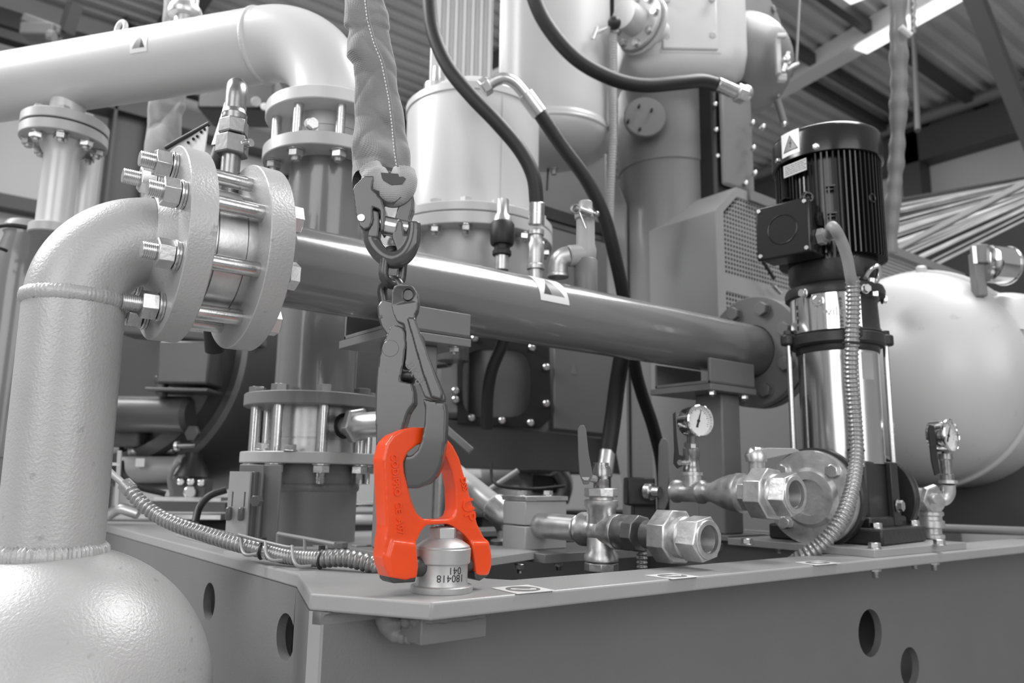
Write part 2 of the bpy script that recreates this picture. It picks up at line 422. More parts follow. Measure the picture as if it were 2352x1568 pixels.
for (a, b, yy, rr) in ((888, 1422, .700, .011), (894, 1434, .698, .011), (899, 1446, .697, .009), (908, 1458, .692, .008), (925, 1463, .685, .007), (940, 1466, .676, .006), (912, 1430, .69, .008), (935, 1426, .675, .007), (958, 1426, .662, .0065), (905, 1440, .695, .007)):
    wb.sphere(on_y(a, b, yy), rr, 16, 8)
wb.tube(spl([on_y(930, 1426, .68), on_y(965, 1424, .655), on_y(1010, 1421, .646), on_y(1112, 1411, .646)], 6), [.0042+.0009*math.sin(i*2.1) for i in range(19)], 8)
forge(mk('weld_bead', wb, M['skid'], t), .0014, 3)
pa = [V(.545, .86, ZT), V(.802, .955, ZT), V(.80, 1.45, ZT), V(.545, 1.45, ZT)]
mk('deck_plate', MB().prism([p-V(0, 0, .010) for p in pa], (0, 0, .012)), M['skid_lit'], t, bevel=.001)
mk('deck_plate', MB().bb((.79, .925, ZT-.014), (1.22, 1.08, ZT)), M['skid'], t, bevel=.001)
mk('cross_beam', MB().bb((.56, 1.45, .45), (2.6, 1.47, ZT)).bb((.56, 1.40, ZT-.012), (2.6, 1.52, ZT-.001)), M['skid'], t)
mk('cross_beam', MB().bb((1.6, .74, .4), (1.62, 2.2, ZT-.002)).bb((1.56, .74, ZT-.014), (1.68, 2.2, ZT-.002)), M['skid'], t)
mk('cross_beam', MB().bb((.56, .80, .38), (1.6, .815, .56)), M['skid'], t)
mk('shade_plate', MB().bb((.40, .73, .30), (5.4, 2.3, .31)), M['blackm'], t)  # black plate added to darken the inside of the frame, standing for shade
ipp = on_y(2000, 1448, .85)
mk('inner_pipe', MB().cyl((ipp.x-.5, .86, ipp.z), (ipp.x+.6, .86, ipp.z), .017, 24), M['alu'], t)
mk('base_plate', MB().bb((1.206, .633, ZT), (1.53, .905, ZT+.012)), M['skid_lit'], t, bevel=.001, label='flat base plate under the pump')
mk('pad_strip', MB().bb((on_z(415, 1235, ZT).x, on_z(500, 1250, ZT).y, ZT), (on_z(500, 1248, ZT).x+.01, on_z(415, 1232, ZT).y, ZT+.008)), M['skid_lit'], t, bevel=.001)
for (px, py) in ((1194, 1294), (1283, 1292), (1790, 1288), (1850, 1280)):
    p = on_y(px, py-10, .945); bolt(t, (p.x, .945, ZT-.014), (0, 0, -1), .008, shank=.006)
for (px, py, yy) in ((2010, 1312, .66), (2100, 1296, .69), (2145, 1296, .66)):
    p = on_y(px, py, yy); bolt(t, (p.x, yy, ZT-.016), (0, 0, -1), .010, shank=.010)
for (px, py) in ((2009, 1256), (1716, 1246), (2158, 1248)):
    p = on_z(px, py+4, ZT+.012); bolt(t, (p.x, p.y, ZT+.012), (0, 0, 1), .010)
p = on_z(2110, 1272, ZT)
# direction stickers lying on the flange
def qmap(q):
    return lambda u, v, h=0: q[0]*(1-u)*(1-v)+q[1]*u*(1-v)+q[2]*u*v+q[3]*(1-u)*v+V(0, 0, h)
for k, (q, lab) in enumerate((([(1128, 1350), (1212, 1343), (1276, 1356), (1188, 1364)], 'white square sticker with a wrench disc on the flange nearest the orange shackle'),
     ([(1480, 1321), (1545, 1316), (1608, 1324), (1545, 1330)], 'white square sticker with a bolt-arrow disc on the flange below the open pipe union'),
     ([(1826, 1291), (1880, 1287), (1932, 1293), (1874, 1298)], 'white square sticker with a grey disc on the flange below the corrugated conduit end'))):
    f = qmap([on_z(a, b, ZT+.0003) for a, b in q])
    s = mk('safety_sticker', MB().prism([f(0, 0), f(1, 0), f(1, 1), f(0, 1)], (0, 0, .0004)), M['label'], None, sm=False); tag(s, lab, 'sticker', 'stickers on the frame flange')
    n = 36; ci = [(.5+.38*math.cos(2*pi*i/n), .5+.38*math.sin(2*pi*i/n)) for i in range(n)]
    mk('printed_disc', MB().prism([f(u, v, .0004) for u, v in ci], (0, 0, .0002)), M['stick'], s, sm=False)
    if k == 0: sq = [(.22, .42), (.30, .34), (.38, .40), (.46, .52), (.60, .60), (.70, .54), (.78, .60), (.70, .72), (.58, .70), (.42, .62), (.34, .52), (.26, .52)]
    elif k == 1: sq = [(.24, .46), (.62, .46), (.60, .36), (.80, .52), (.62, .68), (.62, .58), (.26, .56)]
    else: sq = [(.34, .34), (.66, .34), (.66, .66), (.34, .66)]
    mk('printed_symbol', MB().prism([f(u, v, .0006) for u, v in sq], (0, 0, .0002)), M['label'], s, sm=False)

# ================================================================ left vessel with riser, elbow and flange
AY, AZ = 1.0, .99
t = thing('vessel_riser', 'satin grey domed vessel with welded riser pipe, elbow and thick bolted flange in left foreground', 'pipe', (.155, 1.0, 0))
b = MB(); SCN = V(.160, 1.0, .466)
b.lathe([(.10, -.466), (.166, -.44), (.166, -.02)]+[(.166*math.cos(a), .166*math.sin(a)) for a in np.linspace(0, 1.50, 22)], SCN, (0, 0, 1), 72)
mk('vessel_head', b, M['pipe'], t, ang=50)
RX = .1445; BR = .0865; r0 = .0525
mk('riser_pipe', MB().cyl((RX+.004, 1.0, .60), (RX, 1.0, AZ-BR), r0, 64), M['pipe'], t)
el = arc((RX+BR, 1.0, AZ-BR), BR, pi, pi/2, UX, UZ, 24)
mk('elbow', MB().tube(el, r0, 64, cap=False), M['pipe'], t, ang=60)
def weld(parent, c, axis, R, r, m, n=260, amp=.06):
    u, v, a = basis(axis); b = MB()
    pts = [Vector(c)+u*R*math.cos(2*pi*i/n)+v*R*math.sin(2*pi*i/n) for i in range(n)]
    vs = []; sg = 8
    for i in range(n):
        rad = (pts[i]-Vector(c)).normalized(); rr = r*(1+amp*math.sin(i*1.9)+amp*random.uniform(-1, 1))
        for k in range(sg):
            q = 2*pi*k/sg; vs.append(pts[i]+rad*rr*math.cos(q)+a*rr*1.9*math.sin(q))
    fs = [(i*sg+k, i*sg+(k+1) % sg, ((i+1) % n)*sg+(k+1) % sg, ((i+1) % n)*sg+k) for i in range(n) for k in range(sg)]
    b.add(vs, fs); return mk('weld_bead', b, M[m] if isinstance(m, str) else m, parent, ang=60)
weld(t, (RX, 1.0, AZ-BR), (0, 0, 1), r0, .0042, 'pipe')
weld(t, (RX+.004, 1.0, .6225), (0, 0, 1), r0+.001, .0055, 'pipe', amp=.10)
mk('weld_neck', MB().lathe([(r0, -.016), (r0+.004, -.011), (.068, -.001), (.072, .002)], (.2285, AY, AZ), (1, 0, 0), 64, cap0=False), M['pipe'], t, ang=60)
FX1, FX2, FT = .230, .322, .031
def discf(parent, x0, m):
    b = MB().ring((x0, AY, AZ), (1, 0, 0), .1205, .05, FT, 96, .0012); return mk('flange', b, M[m], parent)
discf(t, FX1, 'pipe')
def drip(bm): pass
# stud bolts
for k in range(8):
    a = math.radians(22.5+45*k); y, z = AY+.094*math.cos(a), AZ+.094*math.sin(a)
    jit = random.uniform(-.003, .003)
    s = mk('stud_bolt', MB().cyl((FX1-.016, y, z), (FX2+FT+.016, y, z), .0098, 24), M['rod'], t)
    n = MB(); L = .0415+jit; n.lathe(sum([[(.0086, -L+i*.0021), (.0096, -L+i*.0021+.001)] for i in range(11)], [])+[(.0086, -.016)], (FX1, y, z), (1, 0, 0), 24)
    mk('thread', n, M['zinc'], s)
    mk('nut', MB().hexa((FX1-.0065, y, z), (-1, 0, 0), .030, .0185, .10, rot=k*.3+.2), M['zinc'], s, bevel=.0006)
    mk('washer', MB().ring((FX1-.0065, y, z), (1, 0, 0), .0178, .010, .0028, 32, .0006).ring((FX1-.0035, y, z), (1, 0, 0), .0166, .010, .0033, 32, .0005), M['zinc'], s)
    mk('bolt_head', MB().hexa((FX2+FT+.003, y, z), (1, 0, 0), .031, .014, .10, rot=k*.4), M['zinc'], s)

# wafer check valve between the flanges
t = thing('wafer_valve', 'machined steel wafer valve ring clamped between the two big thick flanges', 'valve', (.29, AY, AZ-.085))
g0, g1 = FX1+FT, FX2
mk('valve_body', MB().lathe([(.05, 0), (.079, 0), (.079, .012), (.0765, .0125), (.0765, .0137), (.080, .0142), (.080, g1-g0-.014), (.0765, g1-g0-.0135), (.0765, g1-g0-.012), (.079, g1-g0-.0115), (.079, g1-g0), (.05, g1-g0)], (g0, AY, AZ), (1, 0, 0), 96, close=True), M['alu'], t, ang=28)
VX = (g0+g1)/2+.0
# vertical stub + hose fitting on the valve
fh_, rh_ = V(math.cos(YAW), math.sin(YAW), 0), V(math.sin(YAW), -math.cos(YAW), 0)
pst = on_plane(528, 400, (0, AY+.02, 0), (0, 1, 0))
sx, sy = pst.x, AY+.02
zz = lambda py: Zat(sx, sy, py)
f = thing('hose_fitting', 'nickel hose elbow fitting with two hex nuts standing on the wafer valve', 'fitting', (sx, sy, AZ+.07))
mk('stub_pipe', MB().cyl((sx, sy, AZ+.06), (sx, sy, zz(350)), .0125, 28), M['brass'], f)
mk('thread', MB().lathe(sum([[(.0118, i*.0016), (.0131, i*.0016+.0008)] for i in range(8)], []), (sx, sy, zz(445)), (0, 0, 1), 24), M['galv2'], f)
mk('hex_nut', MB().hexa((sx, sy, zz(358)), (0, 0, 1), .038, zz(314)-zz(356), .10, rot=.45), M['galv2'], f, bevel=.0006)
mk('hex_nut', MB().hexa((sx, sy, zz(312)), (0, 0, 1), .034, zz(278)-zz(312), .12, rot=.45), M['brass'], f, bevel=.0006)
mk('collar', MB().lathe([(.0155, 0), (.0165, .003), (.0160, .006), (.0165, .009), (.0150, .011), (.014, .016)], (sx, sy, zz(279)), (0, 0, 1), 32), M['brass'], f)
ztop = zz(222)
bd = (fh_*.93-rh_*.36).normalized()
ep = [V(sx, sy, zz(268)), V(sx, sy, ztop-.004)]+arc(V(sx, sy, ztop)+bd*.021, .021, pi, 0, bd, UZ, 16)
mk('elbow', MB().tube(ep, .0138, 28), M['brass'], f, ang=60)
e1 = ep[-1]
mk('ferrule', MB().tube([e1+UZ*.006, e1-UZ*.014-rh_*.002, e1-UZ*.060-rh_*.012], [.0150, .0165, .0165], 24), M['galv'], f, ang=60)
hp = spl([e1-UZ*.060-rh_*.012, e1-UZ*.11-rh_*.022, e1-UZ*.20-rh_*.02+bd*.02, e1-UZ*.33+bd*.10], 6)
h = mk('hydraulic_hose', MB().tube(hp, .0140, 16), M['rubber'], f, ang=60)
n = mk('bleed_screw', MB().cyl((sx+.012, sy-.016, zz(334)), (sx+.017, sy-.026, zz(334)), .0055, 16, .0005).hexa((sx+.009, sy-.012, zz(334)), (.4, -.9, 0), .013, .006), M['zinc'], f)
# perforated white sleeve lying behind the flange
dsl = 1.17
ps = mk('perforated_sleeve', MB().prism([P(406, 333, dsl+.06), P(477, 289, dsl), P(468, 360, dsl), P(420, 372, dsl+.05)], fh_*.004), M['white'], f, sm=False)
mk('sleeve_edge', MB().tube([P(382, 339, dsl+.08), P(413, 321, dsl+.05), P(482, 283, dsl)], .0035, 10), M['rubber'], f)
for (hx_, hy_) in ((432, 327), (444, 319), (453, 313), (462, 303), (470, 297)):
    mk('punched_hole', MB().cyl(P(hx_, hy_, dsl+(477-hx_)*.0008-.003), P(hx_, hy_, dsl+(477-hx_)*.0008+.004), .0022, 12), M['ink'], ps)
# ================================================================ long horizontal pipe with flange and supports
PR = .0565
t = thing('header_pipe', 'long glossy mid grey header pipe receding right from the thick flange to the pump', 'pipe', (.8, 1.0, .99))
discf(t, FX2, 'pipe')
mk('pipe_run', MB().cyl((FX2+FT-.002, AY, AZ), (1.50, AY, AZ), PR, 96), M['gloss'], t)
mk('valve_hub', MB().lathe([(.075, 0), (.070, .012), (PR+.001, .03)], (FX2+FT-.001, AY, AZ), (1, 0, 0), 64, cap0=False, cap1=False), M['gloss'], t, ang=60)
sxk = on_y(1345, 650, 1.0).x
mk('welded_socket', MB().lathe([(.0205, 0), (.0215, .004), (.0215, .066), (.020, .068), (.014, .068)], (sxk, AY, AZ+PR-.012), (0, 0, 1), 32), M['mid'], t, ang=40)
# sticker wrapped on the pipe: dark triangle on white square
def pipe_sticker(parent, name, c, axis, R, up_ang, w, hgt, dark, flip=False):
    """sticker wrapped on a cylinder; coordinates s along axis, a around"""
    u0, v0, ax = basis(axis)
    def m(s, h, k=0):
        a = up_ang+h/R; return Vector(c)+ax*s+(u0*math.cos(a)+v0*math.sin(a))*(R+k)
    def patch(poly, k0, n=10):
        # poly convex in (s,h): strips along h
        hs = [p[1] for p in poly]; a, bq = min(hs), max(hs); mb = MB(); rows = []
        for i in range(n+1):
            hh = a+(bq-a)*i/n; hh2 = min(max(hh, a+1e-6), bq-1e-6); xs = []
            for j in range(len(poly)):
                p, q = poly[j], poly[(j+1) % len(poly)]
                if (p[1]-hh2)*(q[1]-hh2) <= 0 and abs(p[1]-q[1]) > 1e-9: xs.append(p[0]+(q[0]-p[0])*(hh2-p[1])/(q[1]-p[1]))
            rows.append((min(xs), max(xs), hh))
        vs = []
        for x0, x1, hh in rows: vs += [m(x0, hh, k0), m(x1, hh, k0), m(x0, hh, k0-.0004), m(x1, hh, k0-.0004)]
        fs = []
        for i in range(n): q = 4*i; fs += [(q, q+1, q+5, q+4), (q+2, q+6, q+7, q+3), (q, q+4, q+6, q+2), (q+1, q+3, q+7, q+5)]
        fs += [(0, 2, 3, 1), (4*n, 4*n+1, 4*n+3, 4*n+2)]
        return mb.add(vs, fs)
    s = mk(name, patch([(-w/2, -hgt/2), (w/2, -hgt/2), (w/2, hgt/2), (-w/2, hgt/2)], .0007), M['label'], parent, ang=60)
    g = -1 if flip else 1
    mk('printed_triangle', patch([(-w*.36, -hgt*.3*g), (w*.36, -hgt*.3*g), (0, hgt*.38*g)], .0010, 12), M['stick'], s, ang=60)
    mk('printed_shade', patch([(-w*.36, -hgt*.3*g), (-w*.10, -hgt*.3*g), (-w*.16, hgt*.1*g)], .0013, 8), M['ink'], s, ang=60)
    return s
u0, v0, ax = basis((1, 0, 0))
# angle around the pipe of direction -Y+Z
def angof(d): d = Vector(d).normalized(); return math.atan2(d.dot(v0), d.dot(u0))
sX = on_y(1265, 665, .955).x
st = pipe_sticker(None, 'warning_sticker', (sX, AY, AZ), (1, 0, 0), PR, angof((0, -.80, .60)), .062, .062, True, flip=True)
tag(st, 'white warning sticker with dark triangle wrapped on the long receding pipe', 'sticker')
yfs = AY-.064
for k, (fx0, fx1, ct, cbm, pxl, pxc, pxr, lab) in enumerate(((900, 1080, 722, 778, 862, 905, 1001, 'grey channel pipe support on a wide post behind the hanging hook'), (1632, 1734, 838, 893, 1598, 1660, 1702, 'grey channel pipe support on a square post behind the first dial gauge'))):
    xs1 = on_y(fx1, cbm, yfs).x; xs0 = on_y(fx0, cbm, yfs).x
    if k == 0: xs0 = xs1-.135
    zc = on_y(fx1, ct, yfs).z; zpl = on_y(fx1, cbm, yfs).z
    t = thing('pipe_support', lab, 'pipe support', ((xs0+xs1)/2, 1.0, ZT), 'supports under the long pipe')
    yb_ = AY+.075
    b = MB().bb((xs0, yfs, zpl), (xs1, yfs+.006, zc)).bb((xs0, yb_-.006, zpl), (xs1, yb_, zc)).bb((xs0, yfs, zpl), (xs1, yb_, zpl+.006))
    mk('saddle_channel', b, M['mid'], t, bevel=.0012)
    mk('top_plate', MB().bb((xs0-.003, yfs-.003, zpl-.013), (xs1, yb_+.01, zpl-.001)), M['mid'], t, bevel=.001)
    yc_ = AY-.04; xc0 = on_y(pxc, 1000, yc_).x; xc1 = on_y(pxr, 1000, yc_).x; yl_ = on_x(pxl, 1000, xc0).y
    mk('post', MB().bb((xc0, yc_, ZT+.012), (xc1, yl_, zpl-.012)), M['mid'], t, bevel=.004, seg=3)
    mk('foot_plate', MB().bb((xc0-.02, yc_-.02, ZT+.0022), (xc1+.02, yl_+.02, ZT+.012)), M['mid'], t, bevel=.001)
    for dx in (.02, xs1-xs0-.02):
        bolt(t, (xs0+dx, yfs+.012, zpl-.013), (0, 0, -1), .008, shank=.004)

# ================================================================ orange lifting shackle (swivel ring)
_fp = on_z(1014, 1368, ZT); _fd = Vector((_fp.x, _fp.y, 0)).normalized(); BX, BY = _fp.x+_fd.x*.0305, _fp.y+_fd.y*.0305
t = thing('swivel_lifting_ring', 'bright orange forged lifting shackle bolted through a grey swivel body on the frame corner', 'lifting shackle', (BX, BY, ZT))
zb = lambda py: Zat(BX, BY-.025, py)
S = depth((BX, BY, .62))/F
body = MB().lathe([(r_, h_ if h_ < .008 else .0066+(h_-.0066)*.87) for r_, h_ in [(.0305, 0), (.0308, .001), (.0308, .0056), (.0302, .0062), (.0262, .0066), (.0252, .0105), (.0253, .0295), (.0268, .0300), (.0276, .0312),
    (.0281, .0462), (.0274, .0470), (.0269, .0472), (.0269, .0490), (.0260, .0500), (.0190, .0555), (.0125, .0585), (.0125, .060)]], (BX, BY, ZT+.0002), (0, 0, 1), 96)
bo = mk('swivel_body', body, M['insert'], t, ang=24)
mk('hex_bolt_head', MB().hexa((BX, BY, ZT+.0508), (0, 0, 1), .0255, .0110, .09, rot=.25).ring((BX, BY, ZT+.0508+.0110), (0, 0, 1), .0085, .006, .0006, 24), M['insert'], t, bevel=.0004)
for s_ in (-1, 1):
    mk('pivot_pin', MB().cyl((BX+s_*.020, BY, ZT+.025), (BX+s_*.036, BY, ZT+.025), .0095, 24), M['bare'], t)
# bail: flat forged A-shape in the X-Z plane
yf = BY-.0105; TH = .021
def bp(l, y=yf): return [on_y(a, b, y) for a, b in l]
outer = [(895, 1326), (884, 1300), (880, 1279), (884, 1240), (888, 1210), (886, 1170), (883, 1112), (880, 1055), (888, 1020), (903, 999), (925, 986), (948, 981), (975, 981), (1002, 988), (1024, 1003), (1041, 1023), (1056, 1052), (1074, 1118), (1087, 1164), (1097, 1203), (1112, 1233), (1124, 1243), (1129, 1270), (1130, 1299), (1124, 1318), (1106, 1330), (1094, 1318),
         (1091, 1290), (1083, 1246), (1067, 1227), (1041, 1208), (1028, 1203), (980, 1206), (968, 1221), (956, 1247), (958, 1280), (961, 1299), (958, 1326), (930, 1332)]
inner = [(958, 1022), (938, 1038), (928, 1060), (929, 1083), (938, 1118), (946, 1150), (958, 1178), (972, 1191), (1000, 1193), (1030, 1192), (1042, 1186), (1047, 1170), (1046, 1120), (1038, 1080), (1022, 1042), (1004, 1024), (982, 1016)]
fl_ = [(903, 1243), (957, 1250), (961, 1299), (958, 1326), (932, 1332), (897, 1326), (893, 1280)]
fr_ = [(1084, 1246), (1124, 1246), (1129, 1276), (1129, 1300), (1122, 1319), (1095, 1319), (1091, 1290)]
bm_ = MB().prism(bp(outer), (0, TH, 0), [bp(inner)])
for l in (fl_, fr_): bm_.prism(bp(l, yf-.0022), (0, .0254, 0))
ba = forge(mk('bail', bm_, M['orange'], t), .0011, 7)
for l in ([(896, 1318), (958, 1318), (955, 1337), (905, 1340), (897, 1332)], [(1090, 1312), (1127, 1308), (1121, 1322), (1103, 1334), (1092, 1330)]):
    forge(mk('worn_tip', MB().prism(bp(l, yf-.0008), (0, .0225, 0)), M['bare'], ba), .0011, 6)
# raised lettering running down the legs
def leg_text(body, p0, p1, size, name='raised_lettering'):
    a, b = on_y(*p0, yf), on_y(*p1, yf); d = (b-a).normalized(); w = V(d.z, 0, -d.x)
    if w.x < 0: w = -w
    mb = text_mesh('t', body, size, None, lambda c: a+(b-a)/2+d*c.x+w*c.y+V(0, -c.z-.0004+.0002, 0), ext=.0012, bold=.0003)
    return mk(name, mb, M['orange'], ba, sm=False)
leg_text('CODIPRO  CE  A07', (905, 1068), (917, 1200), .0090)
leg_text('UP', (1070, 1142), (1080, 1200), .019)
leg_text('DSS', (1061, 1095), (1068, 1128), .008)
# ink lettering, upside down, wrapped round the body
vd = Vector(CAM)-V(BX, BY, ZT); aang = math.atan2(vd.y, vd.x)
def wraptext(body_, px, py, size, R, name, m='ink', par=None, flip=True, ext=.0001):
    # px offset from the body axis in image pixels -> angle on the cylinder
    axx = 1025; a0 = aang+math.asin(max(-1, min(1, (px-axx)*S/R)))
    z0 = Zat(BX+R*math.cos(a0), BY+R*math.sin(a0), py); g = -1 if flip else 1
    def fn(c):
        a = a0+g*c.x/R; rr = R+.0001+c.z
        return V(BX+rr*math.cos(a), BY+rr*math.sin(a), z0+g*c.y)
    return mk(name, text_mesh('t', body_, size, None, fn, ext=ext), M[m], par or bo, sm=False)
wraptext('180418', 1046, 1328, .0098, .0252, 'serial_lettering')
wraptext('041', 1054, 1310, .0098, .0252, 'serial_lettering')

# ================================================================ safety hook
fh, rh = V(math.cos(YAW), math.sin(YAW), 0), V(math.sin(YAW), -math.cos(YAW), 0)
th = math.radians(3)
hn = (fh*-1*math.cos(th)-rh*math.sin(th))      # faces the camera side
HO = P(940, 1000, (depth(on_y(877, 1030, yf+TH))+depth(on_y(1003, 988, yf)))/2)
def hpn(l, off=0): return [on_plane(a, b, np.array(HO)+np.array(hn)*off, np.array(hn)) for a, b in l]
t = thing('safety_hook', 'grey self-locking safety hook hanging through the orange shackle', 'lifting hook', HO)
hb_ = [(885, 775), (876, 800), (870, 831), (864, 870), (862, 910), (862, 975), (863, 1015), (866, 1045), (872, 1075), (884, 1097), (904, 1112), (930, 1121), (957, 1122), (983, 1112), (1003, 1092), (1014, 1066), (1020, 1030), (1024, 985), (1025, 950), (1021, 924), (997, 921), (971, 914), (976, 940), (975, 965), (969, 1008), (958, 1034), (944, 1046), (930, 1046), (922, 1035), (921, 1010), (926, 985), (937, 948), (952, 925), (951, 900), (946, 880), (919, 874), (924, 850), (928, 831), (934, 793), (933, 765), (925, 751), (910, 745), (895, 751)]
forge(mk('hook_body', MB().prism(hpn(hb_, .0105), hn*-.021), M['hook'], t), .0011, 8)
# second fork cheek of the body behind the lever
ck = [(885, 775), (870, 831), (864, 880), (945, 885), (965, 860), (976, 800), (974, 775), (962, 757), (940, 750), (900, 752)]
mk('rear_cheek', MB().prism(hpn(ck, -.014), hn*-.007), M['hook'], t, bevel=.002, seg=2)
lv = [(899, 672), (905, 657), (918, 650), (936, 651), (949, 658), (958, 672), (961, 693), (958, 712), (952, 726), (953, 745), (962, 770), (985, 825), (1006, 872), (1021, 909), (1021, 921), (993, 919), (975, 912), (965, 886), (947, 862), (930, 838), (933, 800), (932, 765), (928, 745), (911, 738), (903, 720), (899, 703)]
eye = hpn([(937+12*math.cos(q), 677+14*math.sin(q)) for q in np.linspace(0, 2*pi, 20)[:-1]], .012)
le = forge(mk('locking_lever', MB().prism(hpn(lv, .0135), hn*-.012, [eye[::-1]]).prism(hpn([(936, 730), (952, 730), (1016, 903), (1012, 917), (992, 912), (970, 850)], .0165), hn*-.008), M['hook'], t), .0008, 4)
rc = [(a-34, b+33) for a, b in lv[:9]]+[(905, 790), (890, 768)]
rc = [(866, 705), (872, 692), (886, 688), (905, 692), (920, 712), (930, 745), (925, 790), (896, 785), (886, 766), (874, 748), (868, 728)]
mk('rear_fork', MB().prism(hpn(rc, -.012), hn*-.008), M['hook'], t, bevel=.0018, seg=2)
pinp = hpn([(937, 677)], .010)[0]
mk('eye_pin', MB().cyl(pinp, pinp-hn*.032, .0058, 24, .0006), M['bare'], t)
pv = hpn([(897, 800)], .0102)[0]
mk('pivot_pin', MB().cyl(pv-hn*.001, pv+hn*.0006, .0085, 32, .0004), M['hook'], t)
for q in ((884, 853), (870+4, 727), (904, 693)):
    pv = hpn([q], .0102 if q[1] > 800 else (.0125 if q[0] > 890 else -.0118))[0]; mk('pin_hole', MB().cyl(pv, pv+hn*.0003, .0020, 16), M['bare'], t)
a, b = hpn([(936, 832), (964, 880)], .0165)
d = (b-a).normalized(); w_ = hn.cross(d).normalized()
mk('raised_lettering', text_mesh('t', 'BK-8', .012, None, lambda c: a+(b-a)/2+d*c.x+w_*c.y+hn*(c.z-.0032), ext=.0006), M['hook'], le, sm=False)
# spring block seen in the slot
sb = hpn([(930, 862)], -.003)[0]
mk('lever_spring', MB().cyl(sb-rh*.010, sb+rh*.010, .006, 16), M['bare'], t)

# ================================================================ chain links
def link(c, wv, L, Wd, r, nrm):
    c = Vector(c); nrm = Vector(nrm).normalized(); up_ = Vector(wv).normalized(); side = nrm.cross(up_).normalized()
    R = Wd/2; h = L/2-R; pts = []
    for i in range(13): q = pi*i/12; pts.append(c+up_*(h+R*math.sin(q))+side*R*math.cos(q))
    for i in range(13): q = pi+pi*i/12; pts.append(c+up_*(-h+R*math.sin(q))+side*R*math.cos(q))
    return MB().loop(pts, r, 14, up=nrm)
la = P(903, 611, .822); lb_ = P(903, 690, .822)
n1 = (rh*.55+fh*.84).normalized()
la = P(903, 614, .822); lb_ = P(902, 687, .824)
o = mk('chain_link', link(la, V(0, 0, 1)+rh*.05, .037, .0230, .0052, (rh*.70-fh*.71)), M['chain'], ang=60); tag(o, 'upper dark steel chain link hanging in the grey coupling link', 'chain link', 'two short chain links')
o = mk('chain_link', link(lb_, V(0, 0, 1)-rh*.20, .042, .0230, .0052, (rh*.45+fh*.9)), M['chain'], ang=60); tag(o, 'lower dark steel chain link gripping the eye of the grey hook', 'chain link', 'two short chain links')

# ================================================================ coupling link (two halves)
PCN = P(893, 523, .825)
t = thing('coupling_link', 'grey painted two-piece coupling link joining the fabric sling to the chain', 'coupling link', PCN)
cx_ = (rh*.90+fh*.43).normalized()
def cpn(l, dd=0): return [PCN+cx_*((a-893)*S*1.08)-UZ*((b-523)*S*1.03)+cx_.cross(UZ)*dd for a, b in l]
nrmc = cx_.cross(UZ)
low = spl(cpn([(846, 500), (849, 530), (859, 562), (880, 592), (905, 603), (930, 590), (947, 560), (952, 530), (950, 508)]), 6)
def cq(l, off=0): return [on_plane(a_, b_, np.array(PCN)+np.array(fh)*off, np.array(fh)) for a_, b_ in l]
lowp = cq([(850, 512), (850, 535), (859, 562), (880, 587), (905, 597), (929, 586), (944, 562), (950, 535), (950, 512)])
lowp = spl(lowp, 6)
bm_ = MB().tube(lowp, [.0075+.0020*math.sin(pi*i/(len(lowp)-1)) for i in range(len(lowp))], 20)
bm_.prism(cq([(856, 480), (870, 486), (872, 520), (868, 545), (845, 540), (850, 500)], -.009), fh*.017)
bm_.prism(cq([(903, 508), (914, 504), (925, 508), (928, 538), (944, 548), (944, 516), (954, 514), (959, 528), (957, 560), (932, 592), (912, 575), (900, 545)], -.007), fh*.015)
forge(mk('lower_half', bm_, M['hook'], t), .0009, 5)
bm_ = MB().prism(cq([(810, 436), (814, 426), (837, 403), (860, 403), (859, 413), (853, 430), (878, 459), (884, 480), (885, 501), (880, 527), (874, 534), (873, 482), (855, 474), (857, 500), (855, 512), (847, 524), (837, 527), (826, 520), (818, 493)], -.012), fh*.023)
bm_.prism(cq([(930, 430), (945, 434), (950, 455), (949, 478), (941, 500), (946, 518), (942, 540), (932, 545), (922, 534), (922, 512), (905, 508), (912, 480), (922, 455)], .003), fh*.015)
bm_.tube(spl(cq([(838, 418), (870, 400), (905, 402), (938, 438)], .016), 6), .007, 14)
forge(mk('upper_half', bm_, M['hook'], t), .0009, 5)
a, b = cq([(836, 508), (948, 526)], .002)
mk('load_pin', MB().cyl(a-cx_*.0005, b, .0080, 28, .0008), M['rod'], t)
mk('pin_sleeve', MB().cyl(cq([(881, 517)])[0], cq([(914, 524)])[0], .0102, 28, .0008), M['rod'], t)
a = cq([(830, 500)], -.0125)[0]
mk('pin_head', MB().cyl(a-fh*.001, a+fh*.003, .0042, 20, .0005), M['rod'], t)

